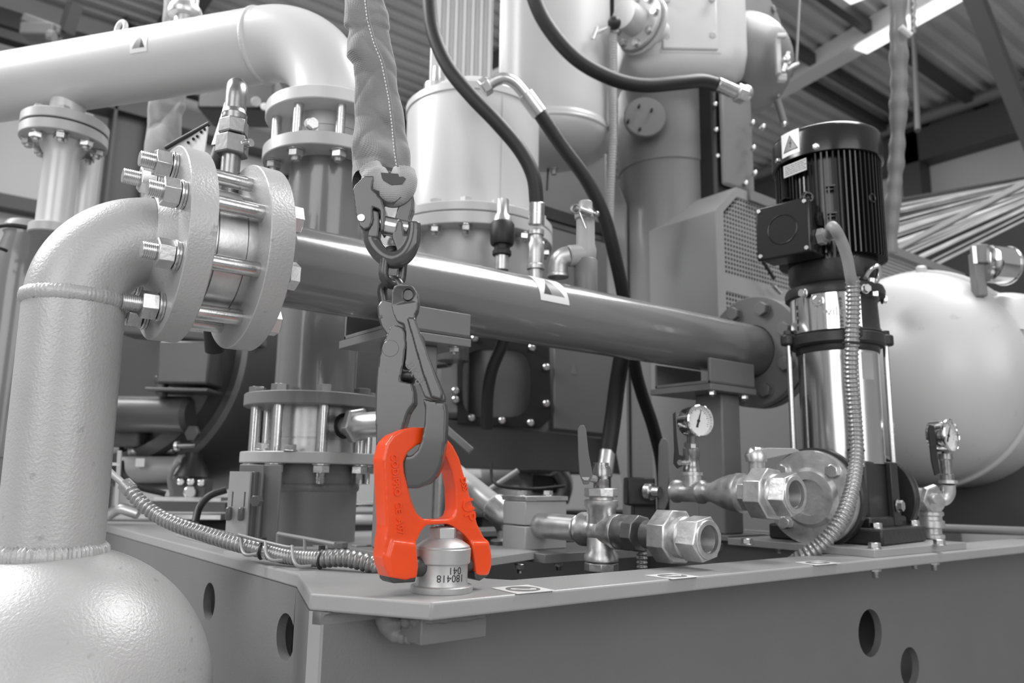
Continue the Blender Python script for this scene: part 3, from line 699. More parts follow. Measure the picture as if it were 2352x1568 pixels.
# ================================================================ fabric sling
def sling(name, lab, edges, D, m, core=None, seed=1, thick=.42, bulge=.10, hem=0):
    rnd = random.Random(seed); rows = []; n = len(edges)
    ys_ = [e[0] for e in edges]
    dense = []
    N = 260
    for i in range(N+1):
        y = ys_[0]+(ys_[-1]-ys_[0])*i/N
        l = np.interp(y, ys_, [e[1] for e in edges]); r = np.interp(y, ys_, [e[2] for e in edges])
        dense.append((y, float(l), float(r)))
    c = P((dense[N//2][1]+dense[N//2][2])/2, (ys_[0]+ys_[-1])/2, D)
    vs = []; sg = 64
    ph = [rnd.uniform(0, 6.28) for _ in range(12)]
    for (y, l, r) in dense:
        o = np.array(P(700, 784, D)); nn = np.array(fh)
        a = on_plane(l, y, o+nn*0, nn); b = on_plane(r, y, o, nn); cc = (a+b)/2; hw = (b-a).length/2
        for k in range(sg):
            q = 2*pi*k/sg
            wr = 0
            for j in range(6):
                wr += math.sin(y*(.018+.011*j)+ph[j]+(1.3+j*.6)*math.sin(q+ph[j+5])*1.2+q*(j % 3))/(1.5+j)
            cr = sum((1-abs(math.sin(y*(.020+.006*j)+ph[j+3]+(1.6 if j % 2 else -1.4)*math.sin(q+ph[j])))**.6)*(.55 if j else .8) for j in range(3))
            wr = wr*2.0-cr*2.3+1.2
            fr_ = max(0, math.sin(q)); ye = y-(max(0, y-404))*min(1, fr_*1.6)*hem
            cq_ = cc+UZ*0 if not hem or y <= 404 else (on_plane(l, ye, o, nn)+on_plane(r, ye, o, nn))/2
            dep = thick*hw*(1+bulge*2.2*wr)
            vs.append(cq_+rh*hw*(math.cos(q)*(1+.02*wr))-fh*math.copysign(abs(math.sin(q))**.8, math.sin(q))*dep)
    fs = []
    for i in range(N):
        for k in range(sg): j = (k+1) % sg; fs.append((i*sg+k, i*sg+j, (i+1)*sg+j, (i+1)*sg+k))
    fs.append(tuple(range(sg)))
    return vs, fs, c, dense
ed = [(-260, 770, 858), (-100, 780, 868), (0, 790, 880), (34, 792, 893), (62, 794, 895), (72, 806, 892), (100, 800, 898), (131, 797, 908), (151, 812, 913), (207, 813, 914), (250, 813, 924), (303, 814, 930), (344, 809, 940), (380, 809, 942), (413, 812, 946), (436, 813, 949)]
DS = .835
vs, fs, c, dn = sling('s', '', ed, DS, 'sling', seed=4, hem=1)
t = thing('round_sling', 'grey woven fabric round sling hanging down in front of the tanks to the coupling link', 'sling', c)
mb = MB().add(vs, fs)
sv = mk('sleeve', mb, M['sling'], t, ang=70)
# side seam with stitches
sm_ = [(-260, 825), (-60, 838), (10, 845), (60, 851), (114, 866), (155, 883), (241, 900), (300, 907), (362, 913), (401, 919)]
b = MB(); N_ = 84; pl = []
for i in range(N_):
    y = -260+661*i/N_; x = float(np.interp(y, [q[0] for q in sm_], [q[1] for q in sm_]))
    l = float(np.interp(y, [e[0] for e in ed], [e[1] for e in ed])); r = float(np.interp(y, [e[0] for e in ed], [e[2] for e in ed]))
    hw = (r-l)/2*DS/F; u_ = (x-(l+r)/2)/((r-l)/2); dep = .42*hw*math.sqrt(max(0, 1-u_*u_))**.8
    pl.append(P(x, y, DS)-fh*(dep*1.10+.0008))
mk('seam_piping', MB().tube(pl, .0013, 8), M['sling'], sv, ang=60)
for i in range(0, N_-1, 1):
    d = (pl[i+1]-pl[i]); b.tube([pl[i]+d*.1-fh*.0010-rh*.0014, pl[i]+d*.68-fh*.0010-rh*.0014], .00065, 5)
mk('stitching', b, M['label'], sv, kind='stuff')
# core loop seen below the sleeve
cp = [(P(858, 425, DS+.004)), (P(880, 452, DS)), (P(912, 462, DS+.002)), (P(944, 440, DS+.008))]
cpt = spl([P(850, 385, DS+.006), P(868, 418, DS+.002), P(888, 440, DS), P(908, 444, DS), P(924, 428, DS+.002), P(928, 390, DS+.006)], 6)
co = mk('core_loop', MB().tube(cpt, [.0125]*3+[.0150]*(len(cpt)-6)+[.0140, .0130, .012], 20, flat=1.0), M['sling2'], t, ang=70)
# printed dark patches on the core
for poly in ([(873, 404), (920, 408), (936, 420), (928, 434), (905, 436), (885, 425)], [(862, 446), (925, 462), (906, 477), (885, 474)]):
    pts = [P(a, b, DS) for a, b in poly]; cen = sum(pts, Vector())/len(pts); rows = []
    mb = MB(); q = [p-fh*(.0157-.35*abs((p-P(905, 440, DS)).z)) for p in pts]
    mb.prism(q, fh*.0006); mk('printed_patch', mb, M['steelwork'], co, sm=False)

# second sling far behind on the left
ed2 = [(-120, 376, 440), (-20, 378, 434), (30, 377, 432), (60, 374, 428), (140, 360, 428), (215, 349, 428), (245, 345, 424), (262, 342, 414), (290, 340, 413), (330, 334, 416), (380, 330, 412), (430, 326, 405), (470, 322, 400)]
vs, fs, c, dn = sling('s2', '', ed2, 1.9, 'sling', seed=9)
t = thing('round_sling', 'blurred grey fabric sling hanging behind the white overhead pipe', 'sling', c)
mk('sleeve', MB().add(vs, fs), M['sling'], t, ang=70)

# ================================================================ corrugated conduit lying on the end beam
def ribbed(pts, r, pitch, amp, seg=16):
    q = [Vector(p) for p in pts]; L = [0]
    for i in range(1, len(q)): L.append(L[-1]+(q[i]-q[i-1]).length)
    n = int(L[-1]/pitch); out = []; rr = []; sub = 5
    for i in range(n*sub+1):
        s = L[-1]*i/(n*sub); k = int(np.searchsorted(L, s)); k = min(max(k, 1), len(q)-1)
        f = (s-L[k-1])/max(1e-9, L[k]-L[k-1]); out.append(q[k-1].lerp(q[k], f))
        base = r if not callable(r) else r(s/L[-1]); rr.append(base*(1-amp+amp*[1, 1, .35, 0, .35][i % sub]))
    return MB().tube(out, rr, seg)
cpts = spl([P(292, 1117, 1.12), P(322, 1152, 1.11), P(360, 1182, 1.10), P(410, 1206, 1.08), P(480, 1229, 1.05), P(545, 1248, 1.02), P(610, 1264, .995)], 8)
t = thing('flexible_conduit', 'ribbed silver flexible conduit curving down from the left and along the frame edge', 'conduit', cpts[20])
mk('conduit_hose', ribbed(cpts, lambda s: .0103+.0006*s, .0076, .30), M['hose'], t, ang=70)
c2 = spl([P(598, 1262, .995), P(650, 1276, .975), P(700, 1282, .96), P(745, 1284, .945)], 8)
mk('conduit_hose', ribbed(c2, .0096, .0048, .24), M['hose'], t, ang=70)
c3 = spl([P(744, 1283, .945), P(790, 1281, .935), P(835, 1290, .925), P(870, 1302, .92), P(905, 1308, .93), P(960, 1303, .98)], 8)
mk('conduit_hose', ribbed(c3, .0108, .0078, .26), M['galv2'], t, ang=70, label='darker glossy conduit length')
mk('cable', MB().tube(spl([P(230, 1060, 1.16), P(262, 1092, 1.14), P(296, 1120, 1.12)], 5), .0048, 12), M['cable'], t, ang=60)
mk('end_sleeve', MB().tube([P(286, 1111, 1.122), P(300, 1125, 1.118)], .0105, 16), M['hose'], t)
for (px, py, dd) in ((603, 1263, .99), (738, 1283, .945)):
    c = P(px, py, dd); tie = MB().torus(c, (.62, -.62, -.1), .0108, .0016, 24, 6).box(c+V(0, 0, .0125), (.006, .006, .006)); mk('cable_tie', tie, M['blackm'], t)
mk('hose_coupling', MB().tube([P(604, 1262, .992), P(622, 1268, .986)], .0105, 18), M['alu'], t)
# wire cradle welded to the frame
t = thing('wire_cradle', 'bent painted wire cradle holding the conduit on the frame edge', 'cable bracket', P(640, 1290, .96))
b = MB()
b.tube(spl([P(548, 1228, 1.00), P(600, 1242, .985), P(660, 1256, .962), P(672, 1254, .96)], 5), .0022, 8)
b.tube(spl([P(553, 1232, 1.0), P(556, 1262, .985), P(566, 1274, .975), P(590, 1272, .975)], 4), .0022, 8)
b.tube(spl([P(610, 1245, .98), P(612, 1272, .965), P(624, 1286, .955), P(650, 1286, .955)], 4), .0022, 8)
b.tube(spl([P(671, 1254, .96), P(674, 1285, .94), P(686, 1300, .93), P(714, 1300, .935)], 4), .0022, 8)
mk('bent_wire', b, M['wire'], t, ang=60)
t = thing('wire_rail', 'straight thin painted rail bracket behind the conduit', 'cable bracket', P(700, 1240, 1.08))
mk('rail', MB().tube([P(638, 1225, 1.12), P(700, 1236, 1.10), P(770, 1249, 1.07)], .0028, 8).tube([P(638, 1225, 1.12), P(637, 1258, 1.12)], .0025, 8).tube([P(700, 1236, 1.10), P(700, 1268, 1.09)], .0025, 8), M['wire'], t)

# ================================================================ centre riser pipe assembly
CX, CY = .569, 1.287
zc = lambda py, r=0: Zat(CX, CY, py)
t = thing('lower_pipe_stub', 'short wide grey pipe stub with flange standing on the frame behind the conduit', 'pipe', (CX, CY, ZT))
f4 = zc(1066)
mk('pipe_body', MB().cyl((CX, CY, ZT-.02), (CX, CY, f4), .080, 64), M['mid'], t)
weld(t, (CX, CY, zc(1118)), (0, 0, 1), .080, .0035, 'mid')
flange(t, (CX, CY, f4), (0, 0, 1), .117, zc(1041)-f4, .05, M['flg'])
for k in range(8):
    a = math.radians(22.5+45*k+8); x, y = CX+.096*math.cos(a), CY+.096*math.sin(a)
    bolt(t, (x, y, f4), (0, 0, -1), .0155, shank=.018, roll=k)
t = thing('wafer_valve', 'bright machined wafer valve with long studs low on the dark centre riser', 'valve', (CX, CY, zc(1041)))
z0, z1 = zc(1041), zc(940)
mk('valve_body', MB().lathe([(.05, 0), (.071, 0), (.071, .022), (.0695, .0225), (.0695, .0245), (.071, .025), (.071, z1-z0), (.05, z1-z0)], (CX, CY, z0), (0, 0, 1), 80, close=True), M['alu'], t, ang=28)
for k in range(8):
    a = math.radians(22.5+45*k+8); x, y = CX+.096*math.cos(a), CY+.096*math.sin(a)
    mk('stud_bolt', MB().cyl((x, y, z0), (x, y, z1), .0088, 20), M['rod'], t)
pp = on_y(690, 1030, CY-.08)
for (px, py) in ((668, 1026), (602, 1034)):
    q = on_y(px, py, CY-.085); bolt(t, (q.x, q.y, z0), (0, 0, 1), .011)
# side nozzle with locking nut on the valve
na = (-UY*.93+UX*.36).normalized()
no = V(CX, CY, zc(985))+na*.066+UX*.02
no = P(790, 978, depth((CX, CY-.08, .8)))
nd = (rgtv := Vector(rgt)*.80-Vector(fh)*.55).normalized()
mk('side_nozzle', MB().cyl(no-nd*.02, no+nd*.03, .0165, 32), M['galv'], t)
mk('seal_ring', MB().torus(no-nd*.0, nd, .0185, .003, 32, 8), M['rubber'], t)
mk('lock_nut', MB().hexa(no+nd*.022, nd, .052, .014, .1, rot=.2), M['galv'], t, bevel=.001)
mk('plug_pipe', MB().cyl(no+nd*.034, no+nd*.12, .0205, 32, .001), M['alu'], t)
t = thing('riser_pipe', 'dark glossy vertical riser pipe with a flange at each end behind the header', 'pipe', (CX, CY, zc(940)))
z3 = zc(940)
flange(t, (CX, CY, z3), (0, 0, 1), .117, zc(912)-z3, .05, M['mid'])
z2t, z2b = zc(362), zc(398)
z2b = z2t-.024
mk('pipe_body', MB().cyl((CX, CY, z3+.01), (CX, CY, z2b+.004), .0690, 64), M['gloss'], t)
flange(t, (CX, CY, z2b), (0, 0, 1), .117, .024, .05, M['flg'])
for k in range(8):
    a = math.radians(22.5+45*k+8); x, y = CX+.096*math.cos(a), CY+.096*math.sin(a)
    bolt(t, (x, y, z3+.021), (0, 0, 1), .0155, washer=False, mt='gloss', roll=k)
    bolt(t, (x, y, z2b), (0, 0, -1), .0145, shank=.007, roll=k)
t = thing('check_valve', 'pale wafer valve with bright studs under the white pipe elbow', 'valve', (CX, CY, z2t))
z1b = Zat(CX, CY, 292)
mk('valve_body', MB().lathe([(.05, 0), (.072, 0), (.072, .03), (.0705, .0305), (.0705, .033), (.072, .0335), (.072, z1b-z2t), (.05, z1b-z2t)], (CX, CY, z2t), (0, 0, 1), 80, close=True), M['flg'], t, ang=28)
for k in range(8):
    a = math.radians(22.5+45*k+8); x, y = CX+.096*math.cos(a), CY+.096*math.sin(a)
    mk('stud_bolt', MB().cyl((x, y, z2t), (x, y, z1b), .0085, 20), M['zinc'], t)
q = on_y(712, 290, CY-.075); bolt(t, (q.x, q.y-.005, q.z), (-.1, -1, 0), .012)
# white overhead pipe with elbow
OH = math.radians(52.066+73.5)
od = V(math.cos(OH), math.sin(OH), 0)
t = thing('overhead_pipe', 'white enamelled overhead pipe with an elbow turning down onto the riser', 'pipe', (CX, CY, z1b))
flange(t, (CX, CY, z1b), (0, 0, 1), .117, .024, .05, M['white'])
PW = .0712; EB = .150; zel = z1b+.024+.012
mk('pipe_stub', MB().lathe([(.078, 0), (PW+.003, .006), (PW, .016), (PW, .03)], (CX, CY, z1b+.022), (0, 0, 1), 64, cap0=False, cap1=False), M['white'], t, ang=60)
ZH = Zat(CX+od.x*EB, CY+od.y*EB, 103)
zel = ZH-EB
ea = arc(V(CX, CY, zel)+od*EB, EB, pi, pi/2, od, UZ, 28)
mk('drop_pipe', MB().cyl((CX, CY, z1b+.02), (CX, CY, zel), PW, 64), M['white'], t)
mk('elbow', MB().tube(ea, PW, 64, cap=False), M['white'], t, ang=60)
e0 = V(CX, CY, ZH)+od*EB
# end point picked so the far end leaves the frame at the left
mk('pipe_run', MB().cyl(e0, e0+od*2.4, PW, 64), M['white'], t)
weld(t, e0+od*.012, od, PW, .0028, 'white')
eb = e0+od*.44+UZ*(PW+.012)
def along(px):  # distance along the overhead pipe seen at image column px
    a, b = 0, 2.4
    for _ in range(40):
        m = (a+b)/2; q = np.array(e0+od*m)-CAM; x = 1176+F*(q@rgt)/(q@fwd)
        if x > px: a = m
        else: b = m
    return m
d1 = along(268)
mk('lifting_eye', MB().torus(e0+od*d1+UZ*(PW+.020), fh*.85+rh*.5, .0150, .0052, 28, 12), M['white'], t, ang=60)
d2 = along(415)
vp_ = e0+od*d2+UZ*PW
mk('vent_socket', MB().lathe([(.020, -.01), (.020, .018), (.031, .020), (.034, .028), (.031, .040), (.022, .043), (.022, .10)], vp_, (0, 0, 1), 28), M['galv'], t, ang=40)
vt = thing('vent_valve', 'small metal vent valve rising from the white overhead pipe at the top edge', 'valve', vp_+UZ*.1)
mk('valve_body', MB().cyl(vp_+UZ*.043+rh*.018, vp_+UZ*.16+rh*.018, .008, 16).cyl(vp_+UZ*.10, vp_+UZ*.18, .016, 20), M['galv'], vt)
d3 = along(352)
uo, vo, ao = basis(od)
dirn = V(0, 0, .45)-fh*.9
aa = math.atan2(Vector(dirn).dot(vo), Vector(dirn).dot(uo))
# orientation of the sticker follows the pipe
st = pipe_sticker(None, 'warning_sticker', e0+od*along(377), od, PW, .04, .040, .044, False)
tag(st, 'small warning sticker with grey triangle on the white overhead pipe', 'sticker')
dn_ = along(165)
nb = e0+od*dn_+od*0
# nozzle branch dropping from the overhead pipe at left
NX, NY = (e0+od*dn_).x, (e0+od*dn_).y
zn = lambda py: Zat(NX, NY, py)
mk('branch_nozzle', MB().lathe([(.031, 0), (.031, .02), (.034, .03), (.034, .06), (.040, .08)], (NX, NY, zn(285)), (0, 0, 1), 40, cap0=False, cap1=False), M['white'], t, ang=40)
zf = zn(282)
flange(t, (NX, NY, zf-.022), (0, 0, 1), .082, .021, .02, M['flg'])
t = thing('drop_pipe', 'silver flanged drop pipe hanging from the overhead pipe at left', 'pipe', (NX, NY, .9))
mk('gasket', MB().ring((NX, NY, zf-.0255), (0, 0, 1), .0790, .02, .0035, 48), M['rubber'], t)
flange(t, (NX, NY, zf-.0475), (0, 0, 1), .082, .022, .02, M['flg'])
zb_ = zn(520)
mk('pipe_body', MB().lathe([(.034, 0), (.034, zf-.075-zb_), (.048, zf-.048-zb_)], (NX, NY, zb_), (0, 0, 1), 48), M['pipe2'], t, ang=40)
mk('rear_pipe', MB().cyl((NX+.06, NY+.12, zb_), (NX+.06, NY+.12, zf), .03, 32), M['pipe2'], t)
for k in range(8):
    a = math.radians(22.5+45*k+10); x, y = NX+.062*math.cos(a), NY+.062*math.sin(a)
    bolt(t, (x, y, zf-.0475), (0, 0, -1), .0145, shank=.006, roll=k*1.3)
    bolt(t, (x, y, zf-.001), (0, 0, 1), .0125, washer=False, roll=k*.7, mt='flg')
mk('base_collar', MB().cyl((NX, NY, zb_-.02), (NX, NY, zb_), .045, 40, .002), M['flg'], t)
# tall filter body below it, with black lead
FXp = P(62, 560, 1.75)
t = thing('filter_housing', 'grey glossy cast filter housing with flat pale cap at the left edge', 'filter', (FXp.x, FXp.y, .6))
z_a = Zat(FXp.x, FXp.y, 540); z_b = Zat(FXp.x, FXp.y, 1050)
mk('housing', MB().lathe([(.03, 0), (.058, .0), (.060, z_a-z_b-.12), (.056, z_a-z_b-.045), (.046, z_a-z_b-.008), (.046, z_a-z_b)], (FXp.x, FXp.y, z_b), (0, 0, 1), 48), M['gloss'], t, ang=40)
mk('cap', MB().lathe([(.046, 0), (.049, .002), (.049, .018), (.044, .026)], (FXp.x, FXp.y, z_a), (0, 0, 1), 40), M['flg'], t, ang=40)
q = P(-5, 640, 1.75)
mk('side_casting', MB().bb((q.x-.10, q.y-.03, z_b), (q.x+.01, q.y+.03, Zat(q.x, q.y, 600))), M['mid'], t, bevel=.012, seg=3)
for (px, py) in ((30, 703), (22, 793), (5, 690)):
    q = P(px, py, 1.69); bolt(t, q, -fh, .016)
mk('lower_case', MB().bb((FXp.x-.09, FXp.y-.055, ZT), (FXp.x+.05, FXp.y+.05, z_b+.12)), M['mid'], t, bevel=.008)
l0 = mk('electric_lead', MB().tube(spl([P(-40, 524, 1.6), P(20, 517, 1.6), P(74, 524, 1.62)], 6), .0048, 12), M['rubber']); tag(l0, 'black electric lead with a silver ferrule at the left edge', 'cable')
mk('ferrule', MB().cyl(P(72, 524, 1.62), P(112, 530, 1.64), .0072, 16), M['alu'], l0)
l1 = mk('electric_lead', MB().tube(spl([P(-40, 562, 1.6), P(0, 570, 1.6), P(16, 576, 1.61)], 4), .0035, 8), M['rubber']); tag(l1, 'short black lead low beside the pale filter cap at the left edge', 'cable')

# slotted terminal bracket beside the stub
q = P(560, 1150, 1.13)
t = thing('slotted_bracket', 'grey two-plate bracket with two slots and wing bolts beside the pipe stub', 'bracket', (q.x, q.y, ZT))
bq = on_z(525, 1240, ZT)
rr_ = (rh*.96-fh*.25).normalized(); fr = rr_.cross(UZ).normalized()
if fr.dot(fh) > 0: fr = -fr
cb = P(545, 1228, 1.16); cb.z = ZT
zt1, zt2 = P(545, 1082, 1.16).z, P(560, 1066, 1.18).z
wpx = 1.16/F
mk('front_plate', MB().prism([cb-rr_*32*wpx, cb+rr_*22*wpx, cb+rr_*22*wpx+UZ*(zt1-ZT), cb-rr_*32*wpx+UZ*(zt1-ZT)], fr*-.006, [[cb+rr_*(s_+a)*wpx+UZ*(zt1-ZT-b) for a, b in ((-2, .030), (2, .030), (2, .052), (-2, .052))] for s_ in (-20, 12)]), M['flg'], t, bevel=.0008)
mk('back_plate', MB().box(cb+rr_*8*wpx-fr*.018+UZ*(zt2-ZT)/2, (62*wpx, .005, zt2-ZT), (rr_, fr, UZ)), M['mid'], t, bevel=.0008)
mk('side_plate', MB().box(cb+rr_*26*wpx-fr*.03+UZ*(zt1-ZT)*.56, (.005, .05, (zt1-ZT)*.88), (rr_, fr, UZ)), M['dark'], t, bevel=.0008)
mk('angle_leg', MB().box(cb+rr_*52*wpx-fr*.03+UZ*(zt2-ZT)/2, (46*wpx, .005, zt2-ZT), (rr_, fr, UZ)), M['mid'], t, bevel=.0008)
for s_ in (-20, 12): mk('wing_bolt', MB().box(cb+rr_*s_*wpx+fr*.006+UZ*(zt1-ZT-.062), (.008, .010, .020), (rr_, fr, UZ)), M['dark'], t, bevel=.003)
mk('clamp_bolt', MB().hexa(P(594, 1150, 1.15), fr, .015, .010), M['dark'], t)
for (px, py) in ((770, 1252), (830, 1256)):
    q = on_z(px, py+6, ZT+.004)
t = thing('deck_bolt', 'painted hex bolt on a washer plate on the deck right of the wire rail', 'bolt', on_z(775, 1262, ZT), None)
q = on_z(775, 1266, ZT); mk('bolt_head', MB().hexa((q.x, q.y, ZT+.004), (0, 0, 1), .026, .010), M['mid'], t, bevel=.0008); mk('washer', MB().ring((q.x, q.y, ZT), (0, 0, 1), .018, .005, .004, 24), M['mid'], t)
t = thing('deck_bolt', 'painted hex bolt on the deck just left of the wide support post', 'bolt', on_z(830, 1270, ZT), None)
q = on_z(830, 1272, ZT); mk('bolt_head', MB().hexa((q.x, q.y, ZT+.004), (0, 0, 1), .026, .010), M['mid'], t, bevel=.0008); mk('washer', MB().ring((q.x, q.y, ZT), (0, 0, 1), .018, .005, .004, 24), M['mid'], t)

# ================================================================ clamp block and unions (front line)
LX = .831; LZ = .6385
t = thing('pipe_clamp_block', 'pale split clamp block with steel top plate holding the lower pipe line', 'clamp', (.83, 1.02, ZT))
mk('lower_half', MB().bb((.801, .986, ZT), (.889, 1.045, .637)), M['galv2'] if False else M['plastic'], t, bevel=.002)
mk('upper_half', MB().bb((.801, .986, .6385), (.889, 1.045, .676)), M['plastic'], t, bevel=.002)
mk('cover_plate', MB().bb((.800, .984, .6765), (.890, 1.047, .684)), M['alu'], t, bevel=.0006)
for x in (.817, .873): bolt(t, (x, 1.015, .684), (0, 0, 1), .009)
t = thing('lower_pipe_line', 'lower galvanised pipe line with a pipe cross and an open union end facing right', 'pipe fittings', (LX, .846, ZT))
yA = lambda px: on_x(px, 1215, LX).y
def lx(px0, px1, r, m, nm, prof=None, seg=40):
    a, b = yA(px0), yA(px1)
    if prof is None: return mk(nm, MB().cyl((LX, a, LZ), (LX, b, LZ), r, seg, min(.0015, r*.1)), M[m], t)
    L = a-b
    return mk(nm, MB().lathe([(rr, h*L) for rr, h in prof], (LX, a, LZ), (0, -1, 0), seg), M[m], t, ang=45)
lx(1235, 1330, .0198, 'alu', 'pipe_nipple')
CYc = yA(1381)
mk('pipe_cross', MB().lathe([(.0225, -.040), (.0250, -.038), (.0250, -.030), (.0215, -.026), (.0215, .026), (.0250, .030), (.0250, .038), (.0225, .040)], (LX, CYc, LZ), (0, 1, 0), 40)
   .lathe([(.0225, -.044), (.0250, -.043), (.0250, -.035), (.0212, -.030), (.0212, .030), (.0250, .035), (.0250, .043), (.0225, .044)], (LX, CYc, LZ), (0, 0, 1), 40).sphere((LX, CYc, LZ), .0235, 32, 16), M['galv'], t, ang=50)
mk('lower_bush', MB().hexa((LX, CYc, LZ-.058), (0, 0, 1), .046, .013, .08, n=8).cyl((LX, CYc, LZ-.075), (LX, CYc, LZ-.04), .017, 24), M['galv'], t, bevel=.0006)
mk('upper_bush', MB().hexa((LX, CYc, LZ+.048), (0, 0, 1), .046, .013, .08, n=8).cyl((LX, CYc, LZ+.04), (LX, CYc, LZ+.05), .018, 24), M['galv'], t, bevel=.0006)
lx(1418, 1455, .0245, 'galv2', 'coupling_sleeve', [(.022, 0), (.0245, .1), (.0245, .8), (.022, 1)])
def hx(px, L, af, m, nm, n=8, rot=.2, hole=0, ch=.06):
    a = yA(px); return mk(nm, MB().hexa((LX, a, LZ), (0, -1, 0), af, L, ch, rot=rot, n=n, hole=hole), M[m], t, bevel=.0007)
hx(1450, .020, .048, 'galv2', 'hex_nipple')
lx(1485, 1525, .0195, 'galv2', 'neck')
hx(1522, .030, .068, 'galv', 'union_nut', 8, .35)
a = yA(1570)
mk('union_end', MB().lathe([(.0265, -.006), (.0275, 0), (.0275, .006), (.0235, .010)], (LX, a, LZ), (0, -1, 0), 40), M['galv'], t, ang=40)
hx(1582, .030, .052, 'galv', 'open_end', 6, .2, hole=.0185)
endy = yA(1582)-.030
mk('rim', MB().ring((LX, endy+.001, LZ), (0, -1, 0), .0245, .0182, .004, 40, .0008), M['galv'], t)
mk('thread', MB().lathe(sum([[(.0176, i*.0016), (.0184, i*.0016+.0008)] for i in range(14)], []), (LX, endy+.024, LZ), (0, -1, 0), 32, cap0=False, cap1=False), M['galv2'], t)
# small ball valve on top of the cross
t2 = thing('ball_valve', 'small upright ball valve with a long flat lever on top of the pipe cross', 'valve', (LX, CYc, LZ+.06))
zq = lambda py: Zat(LX, CYc, py)
mk('valve_body', MB().lathe([(.0105, 0), (.0115, .002), (.0115, .014), (.0150, .018), (.0150, .028), (.0115, .034), (.0115, .038)], (LX, CYc, zq(1122)), (0, 0, 1), 28), M['brass'], t2, ang=40)
mk('hex_top', MB().hexa((LX, CYc, zq(1088)), (0, 0, 1), .022, .012, .1), M['galv'], t2, bevel=.0005)
hv = P(1345, 1095, depth((LX, CYc, LZ))-.02)
mk('stem', MB().cyl(P(1366, 1100, depth((LX, CYc, LZ))), hv, .0055, 16), M['galv'], t2)
mk('stem_nut', MB().hexa(hv, -fh, .011, .004), M['zinc'], t2)
dd = depth((LX, CYc, LZ))-.024
mk('lever', MB().prism([P(a, b, dd) for a, b in ((1331, 1088), (1328, 1040), (1327, 985), (1332, 976), (1341, 976), (1346, 985), (1352, 1040), (1362, 1092), (1352, 1112), (1340, 1112))], fh*.004), M['mid'], t2, bevel=.0008)
# hose end behind the ball valve
# ================================================================ second fittings line to the pump
UXX = 1.02; t = thing('upper_pipe_line', 'upper galvanised pipe line with reducer and open union in front of the pump flange', 'pipe fittings', (UXX, .75, .62))
yB = lambda px: on_x(px, 1138, UXX).y
UZZ = float(on_x(1700, 1132, UXX).z)
def ub(px0, prof, m, nm, L, seg=40):
    return mk(nm, MB().lathe([(rr, h*L) for rr, h in prof], (UXX, yB(px0), UZZ), (0, -1, 0), seg), M[m], t, ang=45)
ub(1549, [(.013, 0), (.0185, .04), (.0185, .16), (.0165, .2), (.0165, .85), (.0180, .9), (.0180, 1)], 'galv', 'tee_body', yB(1549)-yB(1612))
mk('tee_branch', MB().cyl((UXX, yB(1590), UZZ), (UXX, yB(1590), UZZ+.030), .0150, 28).ring((UXX, yB(1590), UZZ+.026), (0, 0, 1), .0178, .01, .005, 28), M['galv'], t)
ub(1606, [(.017, 0), (.0185, .03), (.0185, .1), (.0150, .16), (.0150, .30), (.0245, .60), (.0278, .75), (.0285, .88), (.0300, .9), (.0300, 1)], 'galv', 'bell_reducer', yB(1606)-yB(1707))
Lr = .016
mk('union_neck', MB().cyl((UXX, yB(1705), UZZ), (UXX, yB(1740), UZZ), .0235, 40), M['galv'], t)
mk('union_neck_hex', MB().hexa((UXX, yB(1715), UZZ), (0, -1, 0), .052, .022, .06, rot=.3, n=8), M['galv'], t, bevel=.0007)
mk('union_nut', MB().hexa((UXX, yB(1738), UZZ), (0, -1, 0), .072, .030, .06, rot=.3, n=8), M['galv'], t, bevel=.0008)
mk('union_end', MB().lathe([(.0285, -.004), (.0295, .001), (.0295, .005), (.0255, .010)], (UXX, yB(1738)-.030, UZZ), (0, -1, 0), 40), M['galv'], t, ang=40)
oy_ = yB(1738)-.038
mk('open_end', MB().hexa((UXX, oy_, UZZ), (0, -1, 0), .056, .026, .06, rot=.25, n=6, hole=.0205), M['galv'], t, bevel=.0008)
mk('thread', MB().lathe(sum([[(.0196, i*.0016), (.0204, i*.0016+.0008)] for i in range(12)], []), (UXX, oy_-.004, UZZ), (0, -1, 0), 32, cap0=False, cap1=False), M['galv2'], t)
mk('rim', MB().ring((UXX, oy_-.024, UZZ), (0, -1, 0), .0270, .0203, .004, 40, .0008), M['galv'], t)
# gauge valve + dial gauge
def gauge(lab, c, face, R, T, group=None, angn=75, parent=None):
    face = Vector(face).normalized(); g = thing('pressure_gauge', lab, 'gauge', c, 'dial pressure gauges')
    up_ = UZ; sd_ = up_.cross(face).normalized()
    mk('case', MB().lathe([(R*.80, -T), (R*.92, -T*.94), (R*.95, -T*.8), (R*.95, -.004), (R, -.003), (R*1.02, 0), (R*1.0, .003), (R*.93, .0045), (R*.90, .002), (R*.90, -.004)], c, face, 56, cap1=False), M['chrome'], g, ang=40)
    d_ = mk('dial', MB().cyl(c-face*.006, c-face*.0035, R*.905, 48), M['label'], g)
    b = MB()
    for i in range(28):
        q = math.radians(225-270*i/27); l = .16 if i % 3 == 0 else .09
        p_ = c-face*.0034+(sd_*math.cos(q)+up_*math.sin(q))*R*.80
        b.bar(p_, p_-(sd_*math.cos(q)+up_*math.sin(q))*R*l, R*.03, .0002, up=face)
    mk('scale_marks', b, M['ink'], d_, kind='stuff')
    q = math.radians(angn); dr = sd_*math.cos(q)+up_*math.sin(q); w2 = dr.cross(face)
    mk('needle', MB().prism([c-face*.003+dr*R*.72, c-face*.003-w2*R*.05, c-face*.003-dr*R*.42-w2*R*.07, c-face*.003-dr*R*.42+w2*R*.07, c-face*.003+w2*R*.05], face*.0008).cyl(c-face*.0034, c-face*.0014, R*.09, 16), M['ink'], g)
    return g
GD = depth((UXX, yB(1590), UZZ))
gy = yB(1590)
def vz(py): return Zat(UXX, gy, py)
